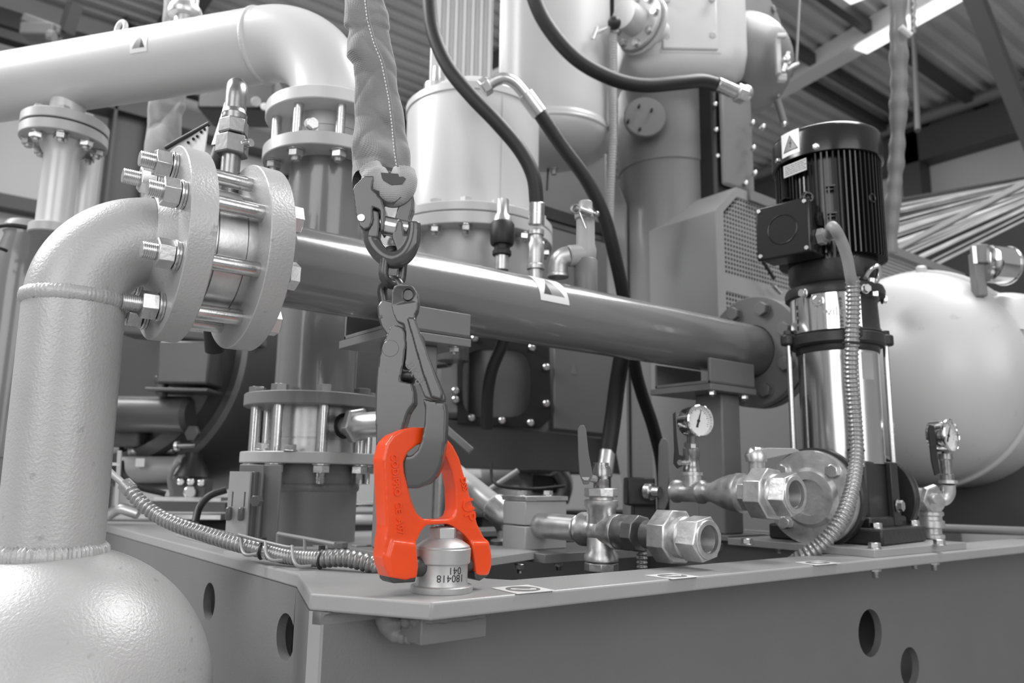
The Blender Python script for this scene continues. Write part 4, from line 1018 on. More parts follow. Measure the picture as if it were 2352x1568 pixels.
gv = thing('gauge_valve', 'small needle ball valve with a dark lever under the first dial gauge', 'valve', (UXX, gy, vz(1108)))
mk('valve_body', MB().lathe([(.0125, 0), (.0135, .002), (.0135, .012), (.012, .014), (.012, .030), (.0135, .032), (.0135, .043), (.0105, .046), (.0115, .048), (.0115, .052), (.0065, .054), (.0065, .064)], (UXX, gy, vz(1092)), (0, 0, 1), 28), M['brass'], gv, ang=40)
gd = GD-.02
mk('lever', MB().prism([P(a, b, gd) for a, b in ((1546, 950), (1552, 944), (1555, 1000), (1560, 1044), (1572, 1048), (1568, 1070), (1556, 1076), (1547, 1064), (1549, 1030))], fh*.003), M['blackm'], gv, bevel=.0006)
mk('stem', MB().cyl(P(1561, 1062, gd-.003), P(1582, 1062, GD), .0045, 16), M['zinc'], gv)
gc = V(UXX, gy, 0); gc = P(1607, 966, GD-.015)
gauge('silver dial gauge left of the pump, its dark needle pointing up', gc, (-.25, -.97, 0.02), .0255, .030, angn=72)
mk('gauge_stem', MB().cyl(P(1590, 1022, GD), P(1592, 985, GD), .0055, 16), M['brass'], gv)
mk('gauge_socket', MB().hexa(P(1589, 1030, GD), (0, 0, 1), .014, .008), M['brass'], gv)
# tall lever of a further valve at px 1525
d_ = 1.38
lv2 = thing('shut_off_valve', 'dark shut-off valve with an upright lever left of the first dial gauge', 'valve', P(1510, 1130, d_))
mk('lever', MB().prism([P(a, b, d_) for a, b in ((1511, 1170), (1514, 1020), (1520, 1006), (1530, 1006), (1537, 1018), (1536, 1150), (1528, 1172))], fh*.008), M['mid'], lv2, bevel=.0025)
mk('valve_block', MB().box(P(1468, 1128, d_+.03), (.05, .05, .05), (rh, fh, UZ)), M['blackm'], lv2, bevel=.004)
mk('stem', MB().cyl(P(1482, 1128, d_), P(1516, 1130, d_-.02), .0095, 20).cyl(P(1484, 1128, d_), P(1500, 1129, d_-.01), .015, 20, .002), M['zinc'], lv2)
mk('valve_foot', MB().box(P(1478, 1185, d_+.03), (.04, .04, .07), (rh, fh, UZ)), M['blackm'], lv2, bevel=.003)
# vertical conduit below the lower line
cp_ = on_y(1474, 1260, .80)
t = thing('vertical_conduit', 'short ribbed conduit dropping into the frame below the lower pipe line', 'conduit', cp_)
mk('conduit_hose', ribbed([V(cp_.x, .80, .645), V(cp_.x, .80, .54)], .0082, .0060, .2), M['hose'], t, ang=70)
# diagonal strut pipe behind the shackle
t = thing('diagonal_pipe', 'silver diagonal pipe with a welded collar sloping down behind the orange shackle', 'pipe', P(1140, 1180, 1.45))
mk('pipe_body', MB().cyl(P(985, 1040, 1.62), P(1142, 1168, 1.45), .0215, 28), M['pipe2'], t)
mk('collar', MB().torus(P(1138, 1165, 1.452), P(1142, 1168, 1.45)-P(985, 1040, 1.62), .0235, .0035, 28, 8), M['label'], t)
mk('cast_elbow', MB().tube(spl([P(1132, 1160, 1.455), P(1160, 1188, 1.44), P(1172, 1215, 1.44), P(1176, 1262, 1.42)], 5), .026, 24), M['galv'], t, ang=60)
mk('cast_foot', MB().cyl(P(1142, 1265, 1.40), P(1142, 1240, 1.40), .012, 16), M['galv'], t)

# ================================================================ vertical pump
PX_, PY_ = 1.372, .768
_dc = Vector((PX_, PY_, 0)).normalized()
zp = lambda py, r=.09: Zat(PX_-_dc.x*r, PY_-_dc.y*r, py)
t = thing('vertical_pump', 'tall vertical stainless pump with finned black motor standing on the frame edge', 'pump', (PX_, PY_, ZT+.012))
zf0 = ZT+.0125
PD = depth((PX_, PY_, .8)); k_ = PD/F
qf = lambda px, py, off=0: on_plane(px, py, V(PX_, PY_, 0)-fh*off, np.array(fh))
pa_ = math.radians(6)   # pump frame turned slightly
pu = V(math.cos(pa_), math.sin(pa_), 0); pv_ = V(-math.sin(pa_), math.cos(pa_), 0)
pc = V(PX_, PY_, 0)
def lp(x, y, z): return pc+pu*x+pv_*y+UZ*z
# cast foot
mk('foot', MB().box(lp(0, 0, zf0+.0135), (.20, .20, .027), (pu, pv_, UZ)).box(lp(0, 0, zf0+.034), (.16, .15, .02), (pu, pv_, UZ)), M['blackm'], t, bevel=.004)
zs0 = zp(1058, .07)
mk('pump_base', MB().prism([lp(-.066, -.066, zf0+.03), lp(.066, -.066, zf0+.03), lp(.066, .066, zf0+.03), lp(-.066, .066, zf0+.03)], UZ*(zs0-zf0-.03))
   .cyl(lp(-.105, 0, (zs0+zf0)/2+.008), lp(.105, 0, (zs0+zf0)/2+.008), .05, 32), M['blackm'], t, bevel=.006)
mk('base_rib', MB().prism([lp(.020, -.066, zf0+.026), lp(.052, -.066, zf0+.026), lp(.048, -.066, zs0), lp(.018, -.066, zs0)], pv_*-.010), M['blackm'], t, bevel=.002)
pfz = (zs0+zf0)/2+.006
R1 = .081
for s_ in (-1, 1):
    mk('port_flange', MB().ring(lp(s_*.118-(.011), 0, pfz), pu, .084, .03, .022, 64, .003), M['blackm'], t)
mk('suction_flange', MB().lathe([(.03, -.001), (.030, -.012), (.044, -.012), (.050, -.004), (.078, -.003), (.0795, .001), (.0795, .010), (.03, .010)][::-1], lp(-.139, 0, pfz), pu, 64), M['galv'], t, ang=45)
mk('discharge_flange', MB().ring(lp(.130, 0, pfz), pu, .080, .03, .012, 64, .002), M['galv'], t)
for i in range(4):
    a = pi/4+pi/2*i
    for s_ in (-1, 1):
        o = lp(s_*.142, .062*math.cos(a), pfz+.062*math.sin(a)); bolt(t, o, pu*s_, .0125, roll=i)
dp = qf(2031, 1162, .07); bolt(t, lp(.032, -.078, (dp.z)), -pv_, .0105)
for (x, y) in ((-.085, -.085), (.085, -.085), (.085, .085), (-.085, .085)): bolt(t, lp(x, y, zf0+.027), (0, 0, 1), .0095)
# stainless sleeve, stays, head
zs1 = zp(800, .07)
mk('sleeve', MB().cyl(lp(0, 0, zs0-.004), lp(0, 0, zs1), .0705, 72), M['brush'], t)
mk('head_ring', MB().lathe([(.072, 0), (.0735, .003), (.0735, .014)], lp(0, 0, zs1-.002), (0, 0, 1), 64), M['blackm'], t)
ry = math.radians(42)
for i in range(4):
    a = ry+pi/2*i; mk('stay_bolt', MB().cyl(lp(.0885*math.cos(a), .0885*math.sin(a), zs0-.01), lp(.0885*math.cos(a), .0885*math.sin(a), zs1+.03), .0052, 20), M['rod'], t)
    c = lp(.0885*math.cos(a), .0885*math.sin(a), zs1+.026)
    mk('head_lug', MB().cyl(c-UZ*.010, c+UZ*.010, .0145, 24, .002).box(lp(.075*math.cos(a), .075*math.sin(a), zs1+.026), (.035, .028, .018), (V(math.cos(a), math.sin(a), 0), V(-math.sin(a), math.cos(a), 0), UZ)), M['blackm'], t, bevel=.002)
    bolt(t, c+UZ*.010, (0, 0, 1), .009, mt='blackm', roll=i)
mk('head_plate', MB().cyl(lp(0, 0, zs1+.010), lp(0, 0, zs1+.034), .084, 64, .004), M['blackm'], t)
zl0, zl1 = zs1+.034, zp(668)
mk('lantern', MB().lathe([(.082, 0), (.076, .01), (.074, zl1-zl0-.01), (.078, zl1-zl0)], lp(0, 0, zl0), (0, 0, 1), 48), M['blackm'], t, ang=50)
# chrome coupling guard in front
ca = math.atan2(-_dc.dot(pv_), -_dc.dot(pu)); rows = []
b = MB(); vs = []
for i in range(25):
    a = ca-1.28+1.84*i/24; r = .0815
    for (rr, zz_) in ((r, zl0+.001), (r, zl1+.004), (r-.0012, zl0+.001), (r-.0012, zl1+.004)): vs.append(lp(rr*math.cos(a), rr*math.sin(a), zz_))
fs = []
for i in range(24): q = 4*i; fs += [(q, q+4, q+5, q+1), (q+2, q+3, q+7, q+6), (q+1, q+5, q+7, q+3), (q, q+2, q+6, q+4)]
b.add(vs, fs+[(0, 1, 3, 2), (96, 98, 99, 97)])
cgd = mk('coupling_guard', b, M['chrome'], t, ang=60)
def wrapc(body_, a0, z0, size, R, par, m, slant=0):
    def fn(c): a = a0+c.x/R; return lp((R+.0002+c.z)*math.cos(a), (R+.0002+c.z)*math.sin(a), z0+c.y+slant*c.x)
    return mk('embossed_lettering', text_mesh('t', body_, size, None, fn, ext=.0012), M[m], par, sm=False)
wrapc('wilo', ca-.02, (zl0*.5+zl1*.5)-.002, .024, .0815, cgd, 'galv2')
bq_ = lp(.082*math.cos(ca-.34), .082*math.sin(ca-.34), zl1-.014)
mk('guard_screw', MB().lathe([(.011, -.001), (.011, .001), (.008, .002), (.004, .0012), (.004, .003)], bq_, (bq_-lp(0, 0, zl1-.014)), 28), M['chrome'], cgd)
for i in range(4):
    a = ca-.92; zz_ = zl0+.010+i*(zl1-zl0-.02)/3.6; o = lp(.0814*math.cos(a), .0814*math.sin(a), zz_)
    mk('guard_slot', MB().box(o, (.004, .001, .008), (V(-math.sin(a), math.cos(a), 0), V(math.cos(a), math.sin(a), 0), UZ)), M['ink'], cgd)
# motor
zm0 = zl1
mk('adapter_flange', MB().lathe([(.078, 0), (.088, .002), (.089, .012), (.086, .020), (.074, .024), (.070, .030)], lp(0, 0, zm0), (0, 0, 1), 64), M['blackm'], t, ang=40)
for i in range(4):
    a = ca-.62+pi/2*i*.8; bolt(t, lp(.0875*math.cos(a), .0875*math.sin(a), zm0+.004), V(math.cos(a)*pu.x-math.sin(a)*pu.y, math.sin(a)*pu.x+math.cos(a)*pu.y, 0), .0085)
zm1 = zp(588); zm2 = zp(343); zm3 = zp(276)
mk('motor_end_shield', MB().lathe([(.074, 0), (.080, .012), (.080, zm1-zm0-.025)], lp(0, 0, zm0+.025), (0, 0, 1), 48), M['blackm'], t, ang=40)
mk('motor_frame', MB().cyl(lp(0, 0, zm1), lp(0, 0, zm2), .079, 64), M['blackp'], t)
for i in range(60):
    a = 2*pi*i/60
    if abs((a-(ca-.58)+pi) % (2*pi)-pi) < .36: 
        r1 = .084
    else: r1 = .0965
    d_ = pu*math.cos(a)+pv_*math.sin(a); w_ = UZ.cross(d_)
    if i == 0: pass
    o = mk('cooling_fin', MB().box(lp(0, 0, (zm1+zm2)/2+.002)+d_*(.078+r1)/2, (r1-.078, .0028, zm2-zm1-.008), (d_, w_, UZ)), M['blackp'], t)
mk('fan_cowl', MB().lathe([(.0965, 0), (.1015, .001), (.1015, zm3-zm2-.012), (.0995, zm3-zm2-.004), (.094, zm3-zm2), (.03, zm3-zm2+.001)], lp(0, 0, zm2-.006), (0, 0, 1), 80, cap0=False), M['blackp'], t, ang=50)
for da in (-1.0, -.16):
    a = ca+da; n_ = pu*math.cos(a)+pv_*math.sin(a); bolt(t, lp(0, 0, zm2+.004)+n_*.1012, n_, .0055, mt='zinc')
# warning label on cowl
def cow(a, z, R): return lp(R*math.cos(a), R*math.sin(a), z)
def cpatch(name, poly, R, m, par, n=8):
    # poly corners (angle offset m, height m)
    pts = []
    for i in range(len(poly)):
        p, q = poly[i], poly[(i+1) % len(poly)]
        for k in range(n): pts.append((p[0]+(q[0]-p[0])*k/n, p[1]+(q[1]-p[1])*k/n))
    c0 = sum(p[0] for p in pts)/len(pts)
    # fan strip mesh curved
    cen = (c0, sum(p[1] for p in pts)/len(pts)); vs = [cow(cen[0]/R, cen[1], R)]; rings = 5
    for r_ in range(1, rings+1):
        for (x, z) in pts: x2 = cen[0]+(x-cen[0])*r_/rings; z2 = cen[1]+(z-cen[1])*r_/rings; vs.append(cow(x2/R, z2, R))
    N = len(pts); fs = [(0, 1+i, 1+(i+1) % N) for i in range(N)]
    for r_ in range(1, rings):
        a0 = 1+(r_-1)*N; b0 = 1+r_*N; fs += [(a0+i, b0+i, b0+(i+1) % N, a0+(i+1) % N) for i in range(N)]
    M2 = len(vs); vs2 = vs+[Vector(v)-(Vector(v)-lp(0, 0, v[2])).normalized()*.0002 for v in vs]; fs2 = fs+[tuple(i+M2 for i in f[::-1]) for f in fs]
    e0 = 1+(rings-1)*N; fs2 += [(e0+i, e0+(i+1) % N, M2+e0+(i+1) % N, M2+e0+i) for i in range(N)]
    return mk(name, MB().add(vs2, fs2), m, par, ang=60)
cz = (zm2+zm3)/2-.003; ac = (ca-.66)*.102; hw_ = .0235
lb = cpatch('warning_label', [(ac-.021, cz-hw_), (ac+.021, cz-hw_), (ac+.021, cz+hw_), (ac-.021, cz+hw_)], .1019, M['label'], t)
cpatch('printed_triangle', [(ac-.0175, cz-.0155), (ac+.0175, cz-.0155), (ac, cz+.0165)], .1021, M['ink'], lb)
cpatch('printed_triangle', [(ac-.0145, cz-.0138), (ac+.0145, cz-.0138), (ac, cz+.0135)], .1023, M['stickm'], lb)
for i_, pl_ in enumerate(([(.001, .007), (-.004, -.001), (-.001, -.001), (.002, .005)], [(-.001, .001), (.0035, .001), (.000, -.006), (-.001, -.004)], [(-.0025, -.006), (.0015, -.0055), (-.0005, -.010)])):
    cpatch('printed_bolt', [(ac+a, cz+b_) for a, b_ in pl_], .1025, M['ink'], lb, n=2)
# nameplate
na_ = ca-.62; nn_ = pu*math.cos(na_)+pv_*math.sin(na_); nt_ = UZ.cross(nn_)
npc = lp(0, 0, zm2-.024)+nn_*.0955
pl0 = mk('name_plate', MB().box(npc, (.052, .0012, .024), (nt_, nn_, UZ)), M['plastic'], t, bevel=.0004)
b = MB()
for r_ in range(5):
    xx = -.022
    while xx < .022:
        w_ = random.uniform(.002, .008); b.box(npc+nt_*(xx+w_/2)+nn_*.0007+UZ*(.008-r_*.0038), (w_, .0002, .0013), (nt_, nn_, UZ)); xx += w_+.0012
mk('plate_lettering', b, M['ink'], pl0, kind='stuff')
# terminal box
tbo = (pu*math.cos(ca-.60)+pv_*math.sin(ca-.60)); tbn = (pu*math.cos(ca-.36)+pv_*math.sin(ca-.36)); tbt = UZ.cross(tbn)
zt_c = zp(508, .15)
tc_ = lp(0, 0, zt_c)+tbo*.120
tb = mk('terminal_box', MB().box(tc_, (.098, .055, .098), (tbt, tbn, UZ)), M['blackp'], t, bevel=.006, seg=3)
mk('box_lid', MB().box(tc_+tbn*.031, (.101, .008, .101), (tbt, tbn, UZ)), M['blackp'], t, bevel=.003, seg=3)
mk('lid_ring', MB().torus(tc_+tbn*.035, tbn, .027, .0014, 48, 8), M['blackp'], t)
for sx_ in (-1, 1):
    for sz_ in (-1, 1): bolt(t, tc_+tbn*.034+tbt*sx_*.043+UZ*sz_*.043, tbn, .0045, washer=False)
mk('box_neck', MB().box(tc_-tbn*.03+UZ*-.005, (.07, .03, .07), (tbt, tbn, UZ)), M['blackm'], t)
mk('motor_eye', MB().torus(lp(0, 0, zt_c+.066)+tbn*.105-tbt*-.002, tbt*.8+tbn*.6, .0085, .0035, 24, 10), M['blackp'], t)
gl = tc_+tbt*.052+UZ*-.008
for (dz, dn__) in ((.030, 0),):
    mk('blanking_plug', MB().hexa(tc_+tbt*.049+UZ*.018-tbn*.006, tbt, .026, .006), M['blackp'], t)
mk('cable_gland', MB().hexa(tc_+tbt*.049-UZ*.016-tbn*.004, tbt, .027, .012, .1).cyl(tc_+tbt*.058-UZ*.016-tbn*.004, tc_+tbt*.074-UZ*.016-tbn*.004, .0105, 24, .001), M['plastic'], t)
gp = tc_+tbt*.070-UZ*.016-tbn*.004
# motor side rib spacers
mk('side_lug', MB().torus(lp(0, 0, zp(455))+(pu*math.cos(ca+.86)+pv_*math.sin(ca+.86))*.097, pu*math.cos(ca+.86)+pv_*math.sin(ca+.86), .0075, .0018, 20, 8), M['blackp'], t)
for (da, za) in ((.05, 430), (.05, 492), (-.98, 430)):
    a = ca+da; n_ = pu*math.cos(a)+pv_*math.sin(a); mk('fin_bridge', MB().box(lp(0, 0, zp(za))+n_*.092, (.016, .012, .0025), (UZ.cross(n_), n_, UZ)), M['blackp'], t)
# white data label on sleeve
a = ca+.78; R_ = .0709
z_l0, z_l1 = zp(870, .07), zp(808, .07)
ac2 = a*R_
cpatch('data_label', [(ac2-.013, z_l0), (ac2+.013, z_l0), (ac2+.013, z_l1), (ac2-.013, z_l1)], R_, M['plastic'], t)
# lifting shackle clamp at the right of the motor base
vb = P(2003, 655, PD-.02)
mk('vent_plug', MB().cyl(vb-UZ*.006-rh*.004, vb+UZ*.012, .009, 20, .001).hexa(vb-UZ*.022, (0, 0, 1), .018, .010), M['zinc'], t)
mk('lock_tag', MB().tube(spl([P(1985, 640, PD-.02), P(2000, 618, PD-.03), P(2018, 612, PD-.03), P(2016, 640, PD-.02), P(1996, 662, PD-.02)], 5), .0045, 12), M['chrome'], t, ang=60)
# power cable into ribbed conduit
dcon = PD-.105
cpts = [gp]+[P(a, b_, d__) for a, b_, d__ in ((1912, 520, PD-.135), (1930, 548, PD-.135), (1945, 590, PD-.13), (1953, 632, PD-.125), (1957, 650, PD-.12))]
t = thing('pump_conduit', 'grey ribbed conduit hanging down the front of the vertical pump', 'conduit', P(1960, 900, dcon))
mk('cable', MB().tube(spl(cpts, 6), .0092, 16), M['cable'], t, ang=60)
cp3 = spl([P(a, b_, d__) for a, b_, d__ in ((1958, 636, PD-.118), (1960, 700, PD-.116), (1957, 780, PD-.118), (1955, 850, PD-.115), (1960, 920, PD-.115), (1966, 1000, PD-.125), (1966, 1060, PD-.145), (1955, 1130, PD-.18), (1930, 1195, PD-.205), (1888, 1248, PD-.21), (1838, 1281, PD-.20), (1800, 1312, PD-.17))], 8)
mk('conduit_hose', ribbed(cp3, .0122, .0076, .22), M['hose'], t, ang=70)
for (px, py, dd_) in ((1954, 789, PD-.118), (1966, 1034, PD-.12)):
    mk('cable_tie', MB().torus(P(px, py, dd_), (.05, .0, 1), .0128, .0016, 24, 6).tube([P(px, py, dd_)-rh*.012, P(px-18, py, dd_+.02)], .0018, 6), M['blackm'], t)
# ball valve with lever on top of the union, in front of the flange
bvp = P(1738, 1068, 1.235)
t = thing('lever_valve', 'small valve with a flat grey lever above the upper open union', 'valve', bvp)
mk('valve_body', MB().cyl(P(1738, 1096, 1.235), P(1738, 1050, 1.235), .0125, 24, .001).lathe([(.016, 0), (.0175, .01), (.013, .020), (.011, .022)], P(1737, 1060, 1.235), (0, 0, 1), 24), M['galv'], t, ang=40)
mk('lever', MB().prism([P(a, b_, 1.225) for a, b_ in ((1716, 1044), (1732, 1034), (1764, 1028), (1826, 1029), (1838, 1036), (1826, 1040), (1750, 1057), (1722, 1060))], fh*.014), M['plastic'], t, bevel=.0012)
mk('cap_nut', MB().hexa(P(1735, 1034, 1.23), (0, 0, 1), .011, .005), M['zinc'], t)
# right-hand discharge fittings
RXX = P(2130, 1150, 1.50); RD = 1.50
t = thing('discharge_fittings', 'cluster of galvanised discharge fittings right of the pump foot', 'pipe fittings', (RXX.x, RXX.y, ZT))
b1 = P(2138, 1200, RD); zz1 = lambda py: Zat(b1.x, b1.y, py)
mk('riser_fitting', MB().lathe([(.018, 0), (.018, .010), (.0225, .012), (.0225, .018), (.018, .02), (.018, .03), (.024, .032), (.024, .044), (.020, .046), (.020, .052), (.0235, .055), (.0235, .060), (.019, .064), (.019, .10)], (b1.x, b1.y, zz1(1250)), (0, 0, 1), 32), M['galv'], t, ang=40)
mk('tee_body', MB().cyl(P(2110, 1145, RD+.02), P(2150, 1150, RD-.02), .021, 28, .002).sphere(P(2136, 1150, RD), .026, 24, 12), M['galv'], t)
mk('hex_nut', MB().hexa(P(2132, 1140, RD-.01), P(2160, 1150, RD-.035)-P(2132, 1140, RD-.01), .044, .012, .08, rot=.3), M['galv'], t, bevel=.001)
mk('square_plug', MB().cyl(P(2142, 1142, RD-.02), P(2154, 1146, RD-.035), .0105, 16, .002), M['galv'], t)
mk('small_elbow', MB().tube(spl([P(2150, 1148, RD), P(2168, 1146, RD), P(2178, 1132, RD), P(2178, 1112, RD)], 5), .0125, 20).ring(P(2178, 1110, RD), (0, 0, 1), .0165, .01, .006, 24), M['galv'], t, ang=60)
mk('link_pipe', MB().cyl(lp(.14, 0, pfz), P(2118, 1146, RD+.02), .021, 24), M['galv'], t)
g2 = thing('gauge_valve', 'small lever valve under the dial gauge at right', 'valve', P(2175, 1080, RD))
b1 = P(2176, 1105, RD)
mk('valve_body', MB().lathe([(.012, 0), (.0125, .012), (.010, .014), (.011, .040), (.013, .042), (.013, .052), (.0065, .054), (.0065, .066)], b1, (0, 0, 1), 24), M['brass'], g2, ang=40)
mk('lever', MB().prism([P(a, b_, RD-.02) for a, b_ in ((2132, 985), (2136, 975), (2146, 978), (2150, 1000), (2154, 1050), (2160, 1086), (2148, 1092), (2140, 1060))], fh*.004), M['blackm'], g2, bevel=.0008)
gauge('silver dial gauge at right in front of the white receiver tank', P(2182, 1000, RD-.01), (-.02, -1, .02), .0315, .034, angn=62)
# far pipe behind the flange on the right
o = mk('low_pipe', MB().cyl(P(2140, 1212, 1.72), P(2420, 1222, 1.72), .0095, 20), M['mid']); tag(o, 'thin grey pipe running low behind the frame flange at right', 'pipe')

# ================================================================ receiver tank
RC = P(2092, 868, 2.15)
t = thing('receiver_tank', 'large white horizontal receiver tank with domed end at right', 'tank', (RC.x+.4, RC.y, RC.z-.31))
RR = .292
pr = [(RR*math.cos(a), -.17*math.sin(a)) for a in np.linspace(pi/2-.001, 0, 24)]
pr = [(max(r_, .0008), h_) for r_, h_ in pr]
mk('domed_end', MB().lathe(pr+[(RR, .02)], RC, (1, 0, 0), 96), M['tank'], t, ang=60)
mk('shell', MB().cyl(RC+UX*.02, RC+UX*1.9, RR+.002, 96), M['white'], t)
mk('weld_bead', MB().torus(RC+UX*.02, (1, 0, 0), RR+.003, .008, 96, 8), M['white'], t)
for dx in (.22, 1.2): mk('tank_saddle', MB().bb((RC.x+dx, RC.y-.25, ZT), (RC.x+dx+.04, RC.y+.25, RC.z-.16)), M['dark'], t)
nzl = P(2318, 705, 2.05)
mk('nozzle', MB().lathe([(.085, -.08), (.080, .0), (.060, .02), (.035, .028)], nzl, (.15, -.1, 1), 40), M['white'], t, ang=60)
mk('end_nozzle', MB().cyl(P(1985, 672, 2.02), P(2015, 650, 2.0), .030, 32, .004), M['pipe2'], t)
mk('lifting_knob', MB().cyl(P(2116, 632, 2.15), P(2116, 610, 2.15), .014, 20, .005), M['white'], t)
gauge('large round gauge seen side-on on top of the white tank at the right edge', P(2310, 610, 2.0), (.93, -.35, 0), .050, .062, angn=40)
o = thing('tank_valve', 'grey square valve standing on the white tank beside the side-on gauge', 'valve', P(2248, 640, 2.0))
mk('valve_body', MB().box(P(2246, 632, 2.0), (.026, .03, .115), (rh, fh, UZ)).box(P(2250, 585, 2.0), (.032, .03, .05), (rh, fh, UZ)), M['mid'], o, bevel=.003)
mk('bracket', MB().box(P(2238, 585, 1.985), (.010, .004, .045), (rh, fh, UZ)), M['zinc'], o)
# skid clutter under the tank
o = mk('support_box', MB().box(P(2330, 1160, 2.3), (.10, .08, .10), (rh, fh, UZ)), M['plastic'], None, bevel=.01); tag(o, 'pale grey box standing low under the white tank at the right edge', 'box')


# ================================================================ header pipe end flange
t = thing('end_flange', 'grey bolted flange at the far end of the header pipe behind the pump', 'flange', (1.44, AY, AZ-.12))
fxe = .0
mk('ring', MB().ring((1.435, AY, AZ), (1, 0, 0), .1205, .058, .022, 72, .0015), M['mid'], t)
mk('ring', MB().ring((1.466, AY, AZ), (1, 0, 0), .1205, .058, .022, 72, .0015), M['mid'], t)
for k in range(8):
    a = math.radians(22.5+45*k); bolt(t, (1.435, AY+.094*math.cos(a), AZ+.094*math.sin(a)), (-1, 0, 0), .0165, roll=k, mt='mid')

# ================================================================ oil separator vessel
TD = 1.85
TC = P(1082, 485, TD)
zt_ = lambda py, dy=0: Zat(TC.x, TC.y, py)
t = thing('separator_vessel', 'pale grey bolted separator vessel in the centre behind the fabric sling', 'vessel', (TC.x, TC.y, .8))
RT = .158
_tf = Vector((TC.x, TC.y, 0)).normalized(); z_fl = Zat(TC.x-_tf.x*.19, TC.y-_tf.y*.19, 482)
z_top = Zat(TC.x-_tf.x*.158, TC.y-_tf.y*.158, 206)
mk('lower_shell', MB().lathe([(.05, -.19), (.10, -.175), (.135, -.14), (.150, -.09), (.152, -.028)], (TC.x, TC.y, z_fl), (0, 0, 1), 72), M['white'], t, ang=60)
flange(t, (TC.x, TC.y, z_fl-.028), (0, 0, 1), .192, .027, .12, M['white'])
flange(t, (TC.x, TC.y, z_fl+.001), (0, 0, 1), .192, .020, .12, M['white'])
for k in range(16):
    a = 2*pi*k/16+.12; x, y = TC.x+.174*math.cos(a), TC.y+.174*math.sin(a)
    bolt(t, (x, y, z_fl-.028), (0, 0, -1), .0145, shank=.008, roll=k)
    bolt(t, (x, y, z_fl+.021), (0, 0, 1), .0145, washer=False, mt='white', roll=k*.6)
mk('upper_shell', MB().lathe([(RT, 0), (RT, z_top-z_fl-.02), (RT+.004, z_top-z_fl-.018), (RT+.004, z_top-z_fl-.002), (RT, z_top-z_fl)], (TC.x, TC.y, z_fl+.021), (0, 0, 1), 80), M['white'], t, ang=40)
sa = math.atan2(-TC.y, -TC.x)+.42
mk('shell_seam', MB().tube([(TC.x+RT*math.cos(sa), TC.y+RT*math.sin(sa), z_fl+.02), (TC.x+RT*math.cos(sa), TC.y+RT*math.sin(sa), z_top)], .0022, 8), M['white'], t)
mk('top_dome', MB().lathe([(.140, 0), (.132, .03), (.10, .055), (.05, .07)], (TC.x, TC.y, z_top+.01), (0, 0, 1), 64), M['pipe2'], t, ang=60)
s1 = P(1003, 190, TD); s1.z = z_top+.035
t2 = thing('sight_sensor', 'silver capped sensor with black ring on top of the pale separator vessel', 'sensor', s1)
mk('collar', MB().cyl(s1-UZ*.006, s1+UZ*.004, .036, 32, .002), M['rubber'], t2)
mk('sensor_cap', MB().lathe([(.030, .004), (.030, .028), (.012, .036), (.010, .075)], s1, (0, 0, 1), 32), M['alu'], t2, ang=40)
mk('sensor_base', MB().cyl(s1-UZ*.04, s1-UZ*.005, .026, 24), M['galv'], t2)
# finned filter box behind
fb = P(1062, 60, 2.13)
t = thing('finned_box', 'grey ribbed box column rising behind the separator vessel', 'filter', (fb.x, fb.y, 1.5))
mk('case', MB().box((fb.x, fb.y, fb.z+.02), (.155, .12, .56), (rh, fh, UZ)), M['pipe2'], t, bevel=.004)
for i in range(7): mk('rib', MB().box(Vector((fb.x, fb.y, fb.z+.02))+rh*(-.055+.022*i)-fh*.066, (.007, .012, .54), (rh, fh, UZ)), M['pipe2'], t)
mk('edge_strip', MB().box(Vector((fb.x, fb.y, fb.z+.02))+rh*.082-fh*.05, (.006, .01, .56), (rh, fh, UZ)), M['white'], t)
mk('base_plate', MB().cyl((fb.x+.02, fb.y, fb.z-.30), (fb.x+.02, fb.y, fb.z-.265), .12, 40, .004), M['dark'], t)
mk('pole', MB().cyl((fb.x, fb.y, 1.0), (fb.x, fb.y, fb.z-.29), .04, 24), M['dark'], t)

# ================================================================ white vertical tank
WD = 2.35; wc = P(1274, 110, WD)
t = thing('vertical_tank', 'white vertical tank with dished bottom hanging at top centre', 'tank', (wc.x, wc.y, 1.2))
zw = lambda py: Zat(wc.x, wc.y, py)
RW = .165; _wf = Vector((wc.x, wc.y, 0)).normalized(); z_r = Zat(wc.x-_wf.x*RW, wc.y-_wf.y*RW, 262)
mk('shell', MB().cyl((wc.x, wc.y, z_r+.02), (wc.x, wc.y, 2.6), RW, 80), M['white'], t)
pr = [(max(.001, RW*1.02*math.cos(a)), -.075*math.sin(a)) for a in np.linspace(pi/2-.001, 0, 20)]
mk('dished_end', MB().lathe(pr+[(RW*1.025, .01), (RW*1.01, .02), (RW, .024)], (wc.x, wc.y, z_r), (0, 0, 1), 80), M['white'], t, ang=60)
mk('roll_bead', MB().torus((wc.x, wc.y, z_r+.002), (0, 0, 1), RW*1.01, .006, 80, 8), M['white'], t)
dv = P(1272, 375, WD-.02)
t2 = thing('drain_valve', 'small silver drain cock hanging under the dished bottom of the white vertical tank', 'valve', dv)
mk('valve_body', MB().cyl(dv-UZ*.035, dv+UZ*.045, .009, 20).lathe([(.013, -.02), (.015, -.01), (.013, 0)], dv, (0, 0, 1), 20), M['galv'], t2)
mk('lever', MB().bar(dv-rh*.016+UZ*.0, dv-rh*.02-UZ*.085, .006, .004, up=fh), M['blackm'], t2)
